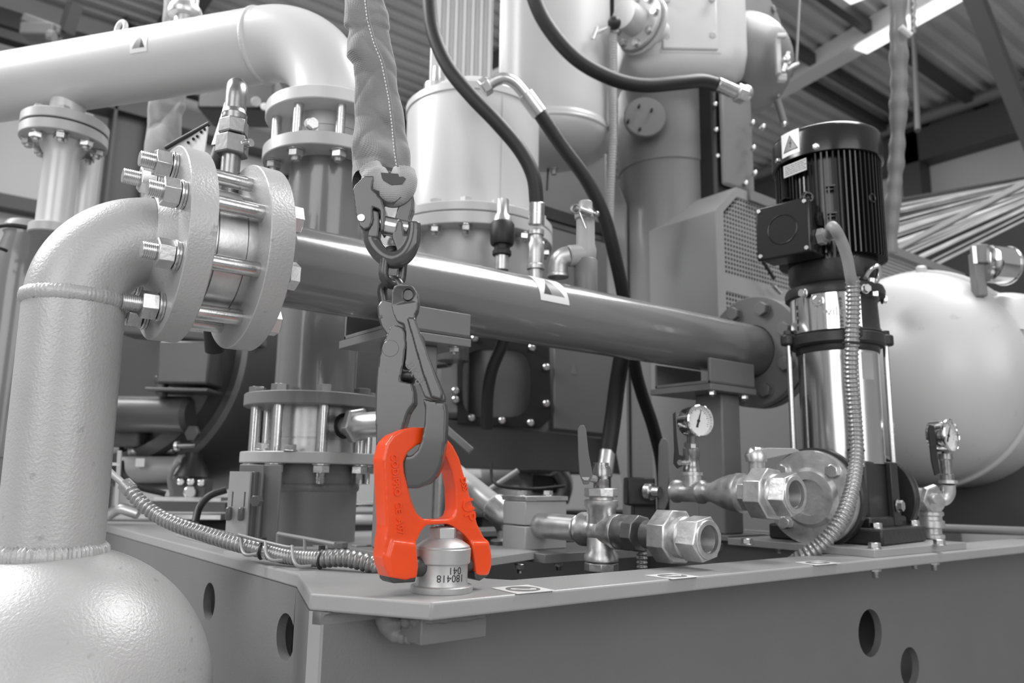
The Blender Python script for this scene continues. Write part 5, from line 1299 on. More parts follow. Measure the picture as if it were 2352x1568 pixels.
# control cabinet behind (grey plate below the tank)
o = mk('control_cabinet', MB().box(P(1290, 450, 3.0)-UZ*.46, (.32, .2, 1.18), (rh, fh, UZ)).box(P(1290, 360, 3.0)-UZ*.0, (.31, .21, .012), (rh, fh, UZ)), M['mid'], None, bevel=.004); tag(o, 'grey cabinet seen under the white vertical tank between the hoses', 'cabinet')
for k, (a, b_, w_, m_, lab) in enumerate((((1240, 488), (1480, 560), .035, 'steelwork', 'dark painted rail running right behind the hose fittings'), ((1240, 508), (1500, 584), .014, 'steelwork2', 'thin grey rail running right behind the hose fittings'))):
    o = mk('support_rail', MB().bar(P(*a, 2.3), P(*b_, 2.6), w_, w_), M[m_]); tag(o, lab, 'rail')

# ================================================================ compressor: column, upper housing, covers
CD = 2.45; cc_ = P(1532, 420, CD)
t = thing('compressor', 'grey compressor column with white upper housing and bolted cover plate', 'compressor', (cc_.x, cc_.y, ZT))
zk = lambda py: Zat(cc_.x, cc_.y, py)
RCc = .146
mk('column', MB().lathe([(RCc, 0), (RCc, zk(405)-ZT), (RCc+.003, zk(403)-ZT), (RCc+.003, zk(225)-ZT), (RCc-.01, zk(205)-ZT), (.08, zk(190)-ZT)], (cc_.x, cc_.y, ZT), (0, 0, 1), 72), M['mid'], t, ang=40)
# inclined patch cover on the column
q_ = P(1482, 268, CD-.15); n_ = (-fh-rh*.35).normalized()
mk('round_cover', MB().cyl(q_+fh*.02, q_+n_*.002, .062, 40, .003), M['mid'], t)
for a, b_ in ((1468, 243), (1497, 252), (1443, 277), (1470, 296)): mk('cover_screw', MB().cyl(P(a, b_, CD-.165)+fh*.01, P(a, b_, CD-.165)-fh*.004, .004, 12), M['ink'], t)
# upper housing: rounded white casting
uh = P(1555, 40, CD+.05)
hs = MB(); zl = [0, .012, .035, .09, .40]; ws = [.62, .82, .95, 1, 1]
sx_, sy_ = .190, .17
rings = []
for zz_, w_ in zip(zl, ws):
    for k in range(40):
        a = 2*pi*k/40; e = .42
        rings.append(Vector((uh.x, uh.y, P(1555, 188, CD-.1).z+zz_))+rh*sx_*w_*math.copysign(abs(math.cos(a))**e, math.cos(a))+fh*sy_*w_*math.copysign(abs(math.sin(a))**e, math.sin(a)))
fs = [(i*40+k, i*40+(k+1) % 40, (i+1)*40+(k+1) % 40, (i+1)*40+k) for i in range(4) for k in range(40)]+[tuple(range(40))[::-1], tuple(160+k for k in range(40))]
mk('upper_housing', hs.add(rings, fs), M['white'], t, ang=50)
cpz = P(1583, 40, CD-.13)
mk('cover_frame', MB().box(P(1583, 52, CD-.125), (.190, .02, .215), (rh, fh, UZ)), M['white'], t, bevel=.012, seg=3)
cp = mk('cover_plate', MB().box(P(1583, 46, CD-.135), (.165, .014, .195), (rh, fh, UZ)), M['white'], t, bevel=.006, seg=3)
for a, b_ in ((1530, 88), (1635, 84), (1530, 2), (1634, 0)): bolt(t, P(a, b_, CD-.143), -fh, .012, mt='flg', washer=False)
mk('raised_mark', MB().box(P(1580, 62, CD-.1425), (.055, .004, .008), (rh, fh, UZ)), M['white'], cp)
# left side flange nozzle of the housing
nz = P(1432, 32, CD-.22); nd_ = (-rh*.75-fh*.66).normalized()
mk('side_nozzle', MB().cyl(nz-nd_*.22, nz, .042, 32).ring(nz-nd_*.09, nd_, .088, .03, .012, 48, .001).ring(nz-nd_*.07, nd_, .080, .03, .012, 48, .001), M['white'], t)
for k in range(8):
    a = 2*pi*k/8; u_, v_, a_ = basis(nd_); bolt(t, nz-nd_*.058+(u_*math.cos(a)+v_*math.sin(a))*.068, nd_, .0125, roll=k)
# right: big round cover seen obliquely
bc = P(1728, 70, CD+.05); bn = (rh*.62-fh*.78).normalized()
mk('round_end_cover', MB().lathe([(.02, .012), (.168, .012), (.176, .004), (.176, -.016), (.150, -.03), (.13, -.16)][::-1], bc, bn, 72), M['mid'], t, ang=40)
for k in range(12):
    a = 2*pi*k/12+.3; u_, v_, a_ = basis(bn); bolt(t, bc+bn*.010+(u_*math.cos(a)+v_*math.sin(a))*.150, bn, .0125, roll=k, washer=False, mt='mid')
mk('rear_bowl', MB().sphere(P(1700, 150, CD+.1), .165, 40, 20), M['mid'], t, ang=60)
# inspection cover with bright bolts, on the right flank
ic = P(1690, 325, CD-.12); inr = (rh*.55-fh*.83).normalized(); iw = UZ.cross(inr)
mk('flank_case', MB().box(ic-inr*.10, (.165, .18, .44), (iw, inr, UZ)), M['blackm'], t, bevel=.01)
mk('inspection_cover', MB().box(ic+inr*.002, (.135, .016, .300), (iw, inr, UZ)), M['mid'], t, bevel=.02, seg=3)
for (a, b_) in ((1643, 238), (1645, 297), (1649, 357), (1674, 402), (1714, 419), (1730, 280), (1732, 337), (1735, 395), (1754, 289)):
    mk('cover_bolt', MB().cyl(P(a, b_, CD-.165), P(a, b_, CD-.15)+fh*.02, .0065, 12, .002), M['zinc'], t)
# beacon bracket and small chain hoist fitting at right
o = thing('hoist_bracket', 'white angle bracket with a small valve hanging on a wire beside the round cover', 'bracket', P(1792, 130, CD))
mk('angle', MB().box(P(1787, 130, CD-.1), (.014, .02, .115), (rh, fh, UZ)).box(P(1794, 84, CD-.1), (.028, .02, .012), (rh, fh, UZ)).box(P(1796, 180, CD-.1), (.024, .02, .02), (rh, fh, UZ)), M['white'], o, bevel=.002)
mk('small_valve', MB().sphere(P(1807, 138, CD-.12), .014, 16, 8).cyl(P(1800, 165, CD-.12), P(1812, 120, CD-.12), .007, 12).cyl(P(1806, 160, CD-.12), P(1834, 146, CD-.12), .006, 12), M['zinc'], o)
o = mk('hanging_wire', MB().cyl(P(1829, 150, CD-.12), P(1839, -60, CD), .0042, 8), M['mid']); tag(o, 'thin wire rising from the small valve beside the round cover to the roof', 'wire')
o = mk('bent_tube', MB().tube(spl([P(1785, 230, 2.5), P(1795, 262, 2.5), P(1802, 288, 2.5)], 4), .011, 12), M['mid']); tag(o, 'short bent tube with end caps just above the pump motor', 'tube')
mk('end_cap', MB().sphere(P(1786, 217, 2.5), .008, 12, 6).sphere(P(1801, 285, 2.48), .008, 12, 6), M['zinc'], o)
# ribbed conduit rising beside the column
o = thing('riser_conduit', 'slim ribbed conduit rising vertically left of the compressor column', 'conduit', P(1406, 300, 2.25))
mk('conduit_hose', ribbed([P(1408, 80, 2.22), P(1408, 200, 2.22), P(1408, 320, 2.2), P(1402, 430, 2.2), P(1398, 560, 2.2)], .0125, .0075, .10), M['plastic'], o, ang=70)
mk('sensor_head', MB().sphere(P(1411, 53, 2.2), .019, 20, 10), M['blackm'], o)
mk('sensor_pin', MB().cyl(P(1405, 60, 2.2), P(1362, 78, 2.18), .004, 10).cyl(P(1372, 62, 2.18), P(1362, 90, 2.18), .006, 10), M['zinc'], o)

# ================================================================ coupling guard with perforated sheet
GY = 1.26
g0x = on_y(1645, 600, GY).x; GX0 = g0x
z_e = on_y(1645, 485, GY).z; z_t = on_y(1690, 430, GY).z; x_t = on_y(1690, 430, GY).x
t = thing('coupling_guard', 'grey sheet metal coupling guard with chamfered edge and perforated side', 'guard', (GX0+.3, GY+.3, .6))
yb = on_x(1447, 640, GX0).y
XEND = 3.2
dz = .0
mk('end_sheet', MB().prism([V(GX0, GY, .58), V(GX0, yb, .58), V(GX0, yb, z_e), V(GX0, GY, z_e)], (.003, 0, 0)), M['guard'], t)
mk('chamfer_sheet', MB().prism([V(GX0, GY, z_e), V(GX0, yb, z_e), V(x_t, yb, z_t), V(x_t, GY, z_t)], (.003, 0, -.002)), M['guard'], t)
mk('top_rail', MB().bb((x_t+.05, GY-.012, z_t-.028), (XEND, GY-.002, z_t+.002)), M['steelwork2'], t)
mk('top_sheet', MB().bb((x_t, GY, z_t-.003), (XEND, yb, z_t)), M['guard'], t)
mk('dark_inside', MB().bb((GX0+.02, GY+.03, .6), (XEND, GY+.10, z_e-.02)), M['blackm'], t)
# perforated side: border sheet with windows, lattice in the windows
pit = .0128
wx0 = on_y(1664, 600, GY).x; wz1 = on_y(1700, 455, GY).z
def zpx(px, py): return on_y(px, py, GY).z
p1z0 = zpx(1668, 628); p2z1 = zpx(1670, 668); p2z0 = zpx(1670, 740)-.12; p3z1 = zpx(1700, 885); 
cols = 100
wx1 = wx0+cols*pit
rows1 = int((wz1-p1z0)/pit); wz1 = p1z0+rows1*pit; rows2 = int((p2z1-p2z0)/pit); p2z1 = p2z0+rows2*pit
def rect(x0, x1, z0, z1): return [V(x0, GY, z0), V(x1, GY, z0), V(x1, GY, z1), V(x0, GY, z1)]
slope = (z_t-z_e)/(x_t-GX0)
def inside(x, z): return z < z_e-.028+slope*(x-GX0)*1.0
lat = MB(); solid = MB()
def lattice(x0, z0, nc, nr):
    for i in range(nc):
        for j in range(nr):
            x, z = x0+i*pit, z0+j*pit; a = x+pit; b_ = z+pit
            ok = inside(x, b_)
            if not ok: solid.add([(x, GY, z), (a, GY, z), (a, GY, b_), (x, GY, b_)], [(0, 1, 2, 3)]); continue
            h = pit*.21
            o_ = [(x, GY, z), (a, GY, z), (a, GY, b_), (x, GY, b_)]; i_ = [(x+h, GY, z+h), (a-h, GY, z+h), (a-h, GY, b_-h), (x+h, GY, b_-h)]
            lat.add(o_+i_, [(0, 1, 5, 4), (1, 2, 6, 5), (2, 3, 7, 6), (3, 0, 4, 7)])
xc = wx0+rows1*pit
z_ce = z_e; 
body_ = [V(GX0, GY, .58), V(XEND, GY, .58), V(XEND, GY, z_t), V(x_t, GY, z_t), V(GX0, GY, z_e)]
lattice(wx0, p1z0, cols, rows1); lattice(wx0, p2z0, cols, rows2)
# clip hole region against the chamfer: staggered corner
hole1 = [V(wx0, GY, p1z0), V(wx1, GY, p1z0), V(wx1, GY, wz1)]
x_at_top = GX0+(wz1-(z_e-.028))/slope
z_at_left = z_e-.028+slope*(wx0-GX0)
if x_at_top > wx0: hole1 += [V(x_at_top, GY, wz1), V(wx0, GY, z_at_left)]
else: hole1 += [V(wx0, GY, wz1)]
mk('side_sheet', MB().prism(body_, (0, -.002, 0), [hole1[::-1], rect(wx0, wx1, p2z0, p2z1)[::-1]]), M['guard'], t)
mk('perforated_mesh', lat, M['guard'], t, sm=False, kind='stuff')
mk('side_post', MB().prism([V(GX0-.02, yb+.02, .7), V(GX0-.02, yb-.0, .7), V(GX0-.02, yb, z_e+.1), V(GX0-.02, yb+.07, z_e+.26), V(GX0-.02, yb+.07, .9)], (.01, 0, 0)), M['guard'], t)
for (a, b_, L_) in ((1740, 585, 1775),): pass
o = mk('stay_rod', MB().cyl(on_y(1740, 580, GY-.03), on_y(1778, 640, GY-.03), .005, 10), M['ink']); tag(o, 'thin dark rod leaning on the perforated guard beside the pump motor', 'rod')
mk('rod_end', MB().cyl(on_y(1776, 655, GY-.03), on_y(1792, 672, GY-.03), .007, 10), M['zinc'], o)

# ================================================================ hoses
def hose(lab, pts, r, m='rubber', n=8):
    o = mk('hydraulic_hose', MB().tube(spl([P(*p) for p in pts], n), r, 20), M[m], ang=60); return tag(o, lab, 'hose')
h1 = hose('black hose sweeping down from top centre in front of the pale separator vessel', [(986, -120, 1.62), (986, 0, 1.6), (997, 80, 1.59), (1030, 155, 1.575), (1082, 220, 1.56), (1140, 280, 1.55), (1195, 345, 1.545), (1225, 405, 1.54), (1233, 470, 1.54)], .0145)
mk('ferrule', MB().cyl(P(1233, 466, 1.54), P(1232, 517, 1.54), .0158, 24, .001), M['zinc'], h1)
hf = thing('hose_adapter', 'galvanised adapter stack under the hose ferrule rising from behind the header pipe', 'fitting', P(1232, 640, 1.54))
q0 = P(1230, 655, 1.54); zz2 = lambda py: Zat(q0.x, q0.y, py)
mk('adapter', MB().lathe([(.0135, 0), (.0135, .03), (.0175, .032), (.0175, .040), (.0155, .042), (.0165, .06), (.0165, .082), (.013, .09), (.013, .10), (.016, .102), (.016, .112), (.0135, .114)], q0, (0, 0, 1), 28), M['galv'], hf, ang=40)
h2 = hose('black hose leaning from a silver elbow down behind the header pipe', [(1238, 258, 1.66), (1290, 335, 1.68), (1345, 410, 1.70), (1385, 490, 1.72), (1408, 570, 1.74), (1432, 680, 1.78), (1462, 860, 1.85), (1500, 980, 1.88), (1520, 1070, 1.9), (1524, 1180, 1.9)], .0150)
mk('ferrule', MB().cyl(P(1206, 216, 1.652), P(1240, 262, 1.66), .0172, 24, .001), M['alu'], h2)
mk('bent_tube', MB().tube(spl([P(1118, 198, 1.64), P(1136, 186, 1.64), P(1160, 180, 1.64), P(1184, 192, 1.645), P(1210, 222, 1.653)], 6), .0122, 20), M['alu'], h2, ang=60)
mk('swivel_nut', MB().hexa(P(1106, 205, 1.64), P(1128, 190, 1.64)-P(1106, 205, 1.64), .034, .020, .14), M['zinc'], h2, bevel=.001)
h3 = hose('black hose arching across the white tank to the compressor flank', [(1200, -120, 1.95), (1228, 0, 1.95), (1268, 75, 1.96), (1330, 140, 1.98), (1410, 182, 2.0), (1480, 196, 2.02), (1560, 190, 2.05), (1610, 186, 2.08), (1648, 195, 2.12)], .0185)
mk('ferrule', MB().cyl(P(1645, 192, 2.11), P(1690, 212, 2.14), .0185, 24, .001), M['zinc'], h3)
mk('end_fitting', MB().hexa(P(1690, 212, 2.14), P(1716, 222, 2.15)-P(1690, 212, 2.14), .044, .028, .14).sphere(P(1712, 214, 2.15), .022, 20, 10), M['galv'], h3)
h4 = hose('black hose dropping beside the oval inspection cover left of centre', [(1160, 770, 2.0), (1150, 800, 2.0), (1130, 850, 2.0), (1120, 910, 2.0), (1118, 985, 2.0)], .0155)
h5 = hose('black hose running down to a silver ferrule behind the ball valve', [(1428, 820, 1.75), (1418, 880, 1.75), (1408, 960, 1.74), (1396, 1040, 1.72)], .0185)
mk('ferrule', MB().cyl(P(1396, 1035, 1.72), P(1388, 1092, 1.70), .0175, 24, .001), M['alu'], h5)
mk('hex_tail', MB().hexa(P(1388, 1120, 1.70), (0, 0, 1), .026, .03), M['blackm'], h5)

# relief valve on the header pipe socket
RVx = sxk; zr0 = AZ+PR+.05
t = thing('relief_valve', 'grey relief valve with lever ring and side elbow on top of the header pipe', 'valve', (RVx, AY, zr0))
zv = lambda py: Zat(RVx, AY, py)
mk('valve_body', MB().lathe([(.014, 0), (.014, zv(604)-zr0), (.0185, zv(598)-zr0), (.0200, zv(575)-zr0), (.0170, zv(560)-zr0), (.0165, zv(506)-zr0), (.0195, zv(503)-zr0), (.0200, zv(494)-zr0), (.017, zv(490)-zr0), (.0125, zv(482)-zr0), (.0125, zv(465)-zr0), (.0110, zv(463)-zr0)], (RVx, AY, zr0), (0, 0, 1), 36), M['plastic'], t, ang=40)
dv_ = depth((RVx, AY, zv(580)))
mk('side_outlet', MB().cyl(P(1345, 585, dv_), P(1305, 588, dv_-.01), .0195, 28, .002), M['plastic'], t)
mk('outlet_elbow', MB().tube(spl([P(1308, 587, dv_-.01), P(1292, 592, dv_-.01), P(1283, 606, dv_-.01), P(1282, 630, dv_-.01)], 6), .0175, 24), M['galv'], t, ang=60)
mk('elbow_rim', MB().ring(P(1282, 630, dv_-.01), (0, 0, -1), .0195, .012, .006, 28, .001), M['galv'], t)
mk('lift_lever', MB().cyl(P(1322, 478, dv_-.025), P(1358, 492, dv_-.025), .0055, 14).torus(P(1322, 480, dv_-.028), -fh, .0075, .0025, 20, 8).sphere(P(1370, 492, dv_-.02), .006, 12, 6), M['brass'], t)
mk('split_pin', MB().cyl(P(1331, 488, dv_-.032), P(1345, 524, dv_-.032), .0016, 8), M['zinc'], t)
# black union left of it
q0 = P(1152, 620, 1.6); zu = lambda py: Zat(q0.x, q0.y, py)
t = thing('black_union', 'black plastic union on a metal stub rising behind the header pipe', 'fitting', q0)
mk('stub', MB().lathe([(.0145, 0), (.0145, zu(588)-q0.z), (.012, zu(585)-q0.z)], q0, (0, 0, 1), 24), M['galv'], t)
mk('lock_ring', MB().cyl((q0.x, q0.y, zu(588)), (q0.x, q0.y, zu(575)), .0195, 28, .002).cyl((q0.x, q0.y, zu(575)), (q0.x, q0.y, zu(562)), .0165, 28), M['rubber'], t)
mk('union_body', MB().lathe([(.0225, 0), (.0245, .004), (.0250, zu(516)-zu(563)), (.021, zu(510)-zu(563))], (q0.x, q0.y, zu(563)), (0, 0, 1), 36), M['rubber'], t, ang=40)
mk('upper_neck', MB().lathe([(.021, 0), (.0185, .012), (.0125, .02), (.0125, .05)], (q0.x, q0.y, zu(512)), (0, 0, 1), 28), M['alu'], t, ang=40)
t = thing('hand_hole_bolts', 'pair of small bolt heads just behind the header pipe below the black union', 'bolt', P(1105, 604, 1.72))
for a in ((1104, 606), (1186, 520), (1186, 600)): pass
mk('bolt_head', MB().sphere(P(1104, 606, 1.72), .007, 12, 6).sphere(P(1125, 612, 1.72), .005, 12, 6), M['zinc'], t)

# ================================================================ dark motor casing on the left
dcn = P(285, 800, 2.05); dax = (-fh*.96-rh*.28).normalized()
t = thing('motor_casing', 'large dark round cast casing with stepped rim behind the riser pipe', 'machine casing', (dcn.x, dcn.y, .8))
k2 = 2.05/F
mk('casing', MB().lathe([(.05, -.02), (225*k2, -.02), (236*k2, .0), (240*k2, .02), (262*k2, .0), (268*k2, -.05), (290*k2, -.055), (296*k2, -.03), (308*k2, -.035), (318*k2, -.08), (322*k2, -.30), (322*k2, -.8)], dcn, dax, 96, cap1=False), M['dark'], t, ang=38)
mk('inner_box', MB().box(P(440, 838, 1.93), (.125, .10, .105), (rh, fh, UZ)), M['dark'], t, bevel=.006)
mk('box_rim', MB().box(P(424, 899, 1.91), (.150, .10, .008), (rh, fh, UZ)), M['dark'], t, bevel=.002)
mk('bearing_barrel', MB().cyl(P(262, 950, 1.95), P(440, 952, 1.93), .045, 40, .01), M['dark'], t)
mk('cast_lug', MB().box(P(375, 870, 1.90), (.020, .03, .085), (rh, fh, UZ)).cyl(P(358, 872, 1.89), P(366, 872, 1.90), .012, 12), M['dark'], t, bevel=.006)
mk('top_ledge', MB().prism([P(260, 762, 1.9), P(600, 795, 2.0), P(600, 770, 2.0), P(260, 740, 1.9)], fh*.1), M['mid'], t, bevel=.006)
mk('foot_block', MB().box(P(300, 1000, 2.0), (.09, .1, .06), (rh, fh, UZ)), M['dark'], t, bevel=.008)
q_ = P(428, 1024, 1.9); mk('casing_bolt', MB().cyl(P(406, 1024, 1.88), P(446, 1022, 1.90), .006, 12).cyl(P(403, 1024, 1.88), P(410, 1024, 1.88), .012, 12), M['zinc'], t)
mk('rim_bolt', MB().hexa(P(446, 995, 1.90), dax, .034, .012), M['dark'], t)
# silver cylinder and small valves under the casing
t = thing('drain_cylinder', 'small silver horizontal cylinder under the dark casing at left', 'cylinder', P(345, 1080, 1.95))
mk('barrel', MB().cyl(P(275, 1078, 1.95), P(412, 1078, 1.98), .033, 32, .003), M['plastic'], t)
mk('end_cap', MB().cyl(P(408, 1078, 1.98), P(424, 1078, 1.98), .037, 32, .003), M['pipe2'], t)
mk('tag_plate', MB().box(P(322, 1062, 1.915), (.022, .003, .020), (rh, fh, UZ)), M['label'], t)
t = thing('casting_lumps', 'bright cast pipe elbow fittings tucked under the dark casing at left', 'fitting', P(310, 1030, 2.0))
mk('elbow', MB().tube(spl([P(288, 1016, 1.99), P(318, 1018, 2.0), P(344, 1038, 2.0)], 5), .02, 16), M['galv'], t, ang=60)
mk('branch', MB().cyl(P(352, 1032, 2.0), P(400, 1032, 2.0), .012, 16).sphere(P(308, 1036, 1.98), .016, 14, 8), M['galv'], t)
t = thing('valve_block', 'dark valve block with three bright caps on a pale shelf under the casing', 'valve', P(440, 1130, 1.95))
mk('block', MB().box(P(440, 1122, 1.95), (.09, .05, .05), (rh, fh, UZ)), M['dark'], t, bevel=.004)
for a, b_ in ((415, 1106), (438, 1106), (462, 1108)): mk('bright_cap', MB().cyl(P(a, b_, 1.91), P(a, b_, 1.93), .0085, 16, .002), M['zinc'], t)
mk('bright_cap', MB().cyl(P(436, 1130, 1.905), P(436, 1130, 1.93), .015, 16, .003), M['alu'], t)
mk('cone', MB().lathe([(.045, 0), (.02, .045), (.02, .06)], P(442, 1094, 1.96), (0, 0, 1), 24), M['blackm'], t)
o = mk('shelf_strip', MB().box(P(440, 1145, 1.9), (.16, .05, .008), (rh, fh, UZ)), M['alu']); tag(o, 'bright metal shelf strip beneath the small valve block', 'shelf')
o = mk('shelf_strip', MB().box(P(340, 1184, 1.85), (.36, .05, .010), (rh, fh, UZ)), M['alu']); tag(o, 'long bright metal strip lying low behind the curved conduit', 'shelf')
o = mk('dark_rail', MB().box(P(430, 1163, 1.88), (.20, .05, .022), (rh, fh, UZ)), M['dark']); tag(o, 'dark rail between the two bright strips under the casing', 'rail')
h6 = hose('dark cable looping up from behind the conduit to the slotted bracket', [(448, 1200, 1.3), (458, 1165, 1.32), (482, 1138, 1.33), (520, 1124, 1.34)], .0062)
h7 = hose('black cable curving under the silver cylinder at left', [(278, 1058, 1.7), (284, 1090, 1.7), (318, 1118, 1.7), (380, 1134, 1.72)], .006)
h8 = hose('thin grey cable hanging down beside the silver cylinder end', [(412, 1058, 1.8), (396, 1080, 1.8), (390, 1104, 1.8), (396, 1138, 1.8)], .0055, 'cable')
# clutter immediately right of the riser
t = thing('glass_guard', 'clear edged bracket standing between the riser pipe and silver cylinder', 'bracket', P(264, 1120, 1.6))
mk('angle', MB().bar(P(275, 1035, 1.6), P(268, 1160, 1.6), .008, .004, up=fh).bar(P(250, 1065, 1.6), P(276, 1066, 1.6), .006, .004, up=fh), M['pipe2'], t)
t = thing('casting_lumps', 'rough pale casting lying at the foot of the clear edged bracket', 'fitting', P(280, 1175, 1.7))
mk('casting', MB().tube(spl([P(250, 1182, 1.7), P(275, 1168, 1.7), P(300, 1174, 1.7), P(318, 1180, 1.7)], 4), .012, 12), M['galv'], t, ang=60)

# ================================================================ dark drive frame in the middle background
t = thing('drive_housing', 'dark drive housing with an oval inspection opening behind the header pipe', 'machine casing', P(1150, 900, 2.35))
D0 = 2.35
fo = hf_ = None
mk('lower_beam', MB().prism([P(990, 958, D0), P(1420, 1010, D0), P(1560, 1030, D0), P(1560, 1100, D0), P(1400, 1084, D0), P(990, 1072, D0)], fh*.22), M['dark'], t, bevel=.01, seg=3)
hole = [P(1140+a, 880+b_, D0-.02) for a, b_ in [(78*math.copysign(abs(math.cos(q))**.5, math.cos(q)), 78*math.copysign(abs(math.sin(q))**.5, math.sin(q))) for q in np.linspace(0, 2*pi, 33)[:-1]]]
mk('gasket_frame', MB().prism([P(1050, 770, D0-.02), P(1262, 785, D0-.02), P(1266, 960, D0-.02), P(1240, 984, D0-.02), P(1050, 972, D0-.02)], fh*.02, [hole[::-1]]), M['blackm'], t)
mk('rotor_drum', MB().cyl(P(1160, 985, D0+.16), P(1160, 770, D0+.16), .14, 40), M['mid'], t)
mk('left_casting', MB().box(P(1040, 860, D0+.06), (.10, .12, .28), (rh, fh, UZ)), M['mid'], t, bevel=.02)
mk('back_panel', MB().box(P(1130, 880, D0+.33), (.34, .02, .4), (rh, fh, UZ)), M['dark'], t)
for (a, b_) in ((1083, 960), (1153, 966), (1219, 971), (1255, 843), (1255, 927), (1090, 777), (1158, 788), (1222, 798)):
    mk('cover_bolt', MB().cyl(P(a, b_, D0-.045), P(a, b_, D0), .0105, 14, .003), M['zinc'], t)
sp = mk('side_panel', MB().prism([P(1272, 770, D0-.03), P(1412, 800, D0-.03), P(1412, 1000, D0-.03), P(1272, 985, D0-.03)], fh*.03), M['mid'], t, bevel=.004)
mk('panel_mark', MB().prism([P(1310, 858, D0-.0305), P(1318, 832, D0-.0305), P(1326, 860, D0-.0305)], fh*-.0005), M['stick'], sp)
for (a, b_) in ((1046, 898), (1046, 918)): mk('cover_bolt', MB().cyl(P(a, b_, D0-.06), P(a, b_, D0), .011, 12, .003), M['zinc'], t)
mk('grease_fitting', MB().cyl(P(1030, 828, 2.1), P(1048, 820, 2.1), .014, 16).cyl(P(1005, 832, 2.12), P(1032, 828, 2.1), .018, 16), M['galv2'], t)
# pale objects below the drive frame
o = mk('white_drum', MB().cyl(P(1085, 1220, 3.1), P(1085, 1075, 3.1), .16, 32, .01), M['white']); tag(o, 'white drum standing behind the diagonal silver pipe', 'drum')
o = mk('white_pipe_bend', MB().tube(spl([P(1110, 1100, 2.9), P(1190, 1085, 2.9), P(1222, 1110, 2.9), P(1226, 1180, 2.9)], 5), .05, 20), M['white'], ang=60); tag(o, 'pale pipe bend seen through the gap above the clamp block', 'pipe')
o = mk('dark_box', MB().box(P(1248, 1110, 2.6), (.075, .05, .06), (rh, fh, UZ)), M['blackm'], None, bevel=.004); tag(o, 'small black box in the gap above the clamp block', 'box')
o = mk('blurred_casting', MB().tube(spl([P(1280, 1080, 2.6), P(1296, 1110, 2.6), P(1286, 1150, 2.6)], 4), .03, 16), M['galv'], ang=60); tag(o, 'blurred galvanised casting right of the small black box', 'fitting')
h9 = hose('thin black cable drooping behind the clamp block top', [(1128, 1060, 1.7), (1132, 1102, 1.68), (1160, 1118, 1.66), (1230, 1122, 1.66), (1296, 1116, 1.7)], .0035)
o = mk('brace_rod', MB().cyl(P(1108, 1135, 1.9), P(1190, 1080, 1.9), .0065, 12), M['plastic']); tag(o, 'thin rod slanting through the gap above the clamp block', 'rod')
t = thing('isolating_valve', 'valve with a flat grey lever sticking out right behind the top of the orange shackle', 'valve', P(1010, 985, 1.5))
mk('lever', MB().bar(P(1010, 972, 1.5), P(1083, 1036, 1.45), .014, .006, up=fh), M['mid'], t, bevel=.002)
vq = P(1010, 975, 1.5); mk('valve_stem', MB().cyl((vq.x, vq.y, ZT), vq, .016, 20, .002), M['galv2'], t)

for k, (a, b_, m_, lab) in enumerate(((840, 1158, 'zinc', 'upper bright rod in the gap left of the wide support post'), (840, 1194, 'label', 'lower white bar in the gap left of the wide support post'))):
    o = mk('gap_bar', MB().cyl(P(a-22, b_, 1.75), P(a+28, b_, 1.75), .006 if k == 0 else .012, 12), M[m_]); tag(o, lab, 'bar')

# ================================================================ stacked steel profiles and rack at right
random.seed(11)
g_ = 'steel profiles stored in the rack'
LB = {'a': 'bright flat steel bar lying in the rack at the right edge', 'b': 'dark steel bar lying in the rack at the right edge', 'c': 'round bright steel tube lying in the rack at the right edge'}
NB = 36
for i in range(NB):
    s_ = i/(NB-1)
    x0 = 1985+random.uniform(-10, 70); y0 = 468+195*s_+random.uniform(-3, 3)
    sl_ = -.17-.34*s_
    x1 = 2420; y1 = y0+sl_*(x1-x0)
    d0 = 4.75-.026*i; d1 = d0-.3
    w_ = random.choice((.010, .014, .018, .024)); q = random.random(); kd = 'a' if q < .38 else ('b' if q < .75 else 'c')
    a, b_ = P(x0, y0, d0), P(x1, y1, d1)
    o = mk('steel_profile', MB().cyl(a, b_, w_*.5, 10) if kd == 'c' else MB().bar(a, b_, w_, w_*.6, up=(0, 0, 1)), M['profd' if kd == 'b' else 'prof'])
    tag(o, LB[kd], 'steel profile', g_)
o = mk('rack_shadow_board', MB().prism([P(1990, 500, 4.6), P(2480, 420, 4.3), P(2480, 700, 4.3), P(1990, 700, 4.6)], fh*.05), M['blackm']); tag(o, 'black sheet standing for the shade behind the stored steel profiles', 'rack')  # black sheet added behind the bars for the shade in their gaps
o = mk('rack_brace', MB().bar(P(2025, 590, 3.3), P(2420, 388, 3.1), .045, .02), M['guard']); tag(o, 'light grey flat bar slanting across the stored steel profiles', 'rail')

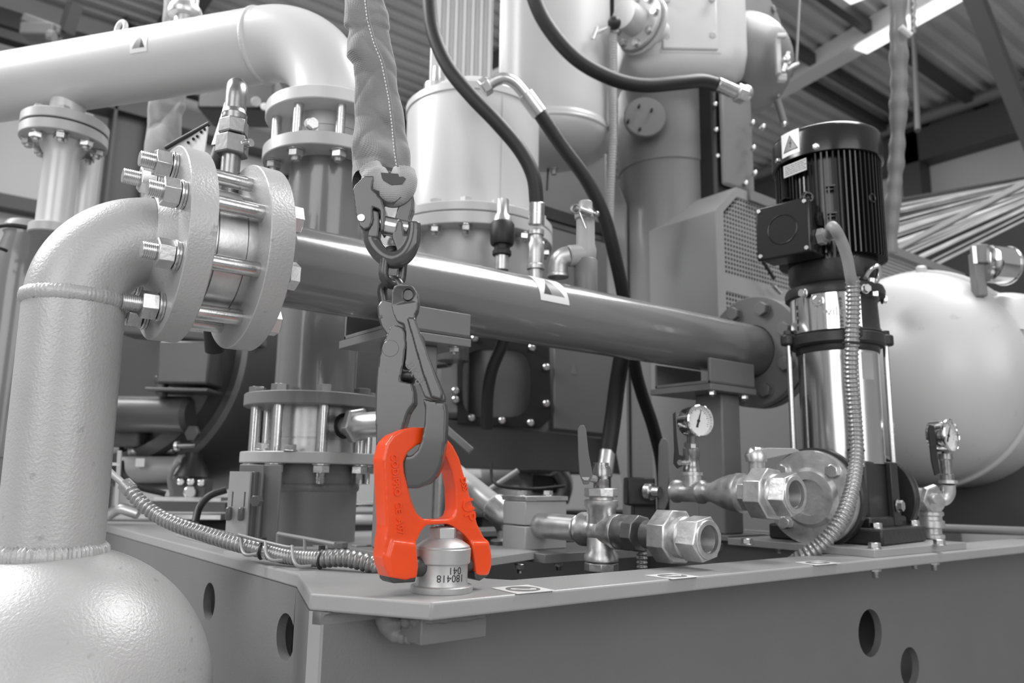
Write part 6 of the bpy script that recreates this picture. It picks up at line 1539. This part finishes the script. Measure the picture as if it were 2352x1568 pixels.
# wrapped hanging strap and chains
pts = spl([P(2062, -80, 2.5), P(2063, 60, 2.5), P(2065, 180, 2.5), P(2063, 280, 2.5), P(2058, 380, 2.5), P(2050, 470, 2.5), P(2043, 580, 2.5)], 10)
rad = [.026+.0022*math.sin(i*1.3)+.0015*math.sin(i*.53) for i in range(len(pts))]
o = mk('wrapped_chain', MB().tube(pts, [r_*(1 if i < 30 else .88) for i, r_ in enumerate(rad)], 16), M['mid'], ang=60); tag(o, 'grey sleeved hoist chain hanging right of the pump motor', 'chain')
mk('hook_clip', MB().cyl(P(2068, 62, 2.45), P(2092, 82, 2.45), .010, 12), M['pipe2'], o)
o = mk('thin_chain', MB().tube([P(2098+ (i % 2)*3, -60+8*i, 3.4) for i in range(18)], .008, 8), M['steelwork2']); tag(o, 'thin chain in front of the roof daylight panel at upper right', 'chain')
o = mk('hanger_rod', MB().tube([on_z(2094, -30, 3.94), P(2108, 300, 4)], .014, 8), M['steelwork']); tag(o, 'dark rod dropping beside the sleeved chain at right', 'rod')
# blurred machine parts against the back wall at left
t = thing('overhead_hoist', 'blurred dark hoist trolley up at the left by the roof', 'hoist', P(90, 70, 4.2))
mk('trolley', MB().box(P(95, 75, 4.2), (.18, .1, .07), (rh, fh, UZ)).bar(P(55, 42, 4.2), P(145, 75, 4.2), .05, .05), M['steelwork2'], t, bevel=.01)
mk('motor', MB().cyl(P(112, 84, 4.1), P(125, 86, 4.1), .035, 20, .005), M['mid'], t)
mk('arm', MB().bar(P(172, 10, 4.2), P(152, 75, 4.2), .06, .06), M['steelwork'], t)
t = thing('wall_machine', 'blurred dark machine by the back wall below the overhead pipe elbow', 'machine', P(590, 240, 3.6))
mk('body', MB().box(P(560, 235, 3.6), (.34, .2, .16), (rh, fh, UZ)), M['blackm'], t, bevel=.01)
mk('round_dial', MB().cyl(P(588, 234, 3.49), P(588, 234, 3.46), .022, 20, .003), M['plastic'], t)
mk('bright_knob', MB().cyl(P(607, 245, 3.49), P(607, 245, 3.46), .016, 20, .003), M['label'], t)
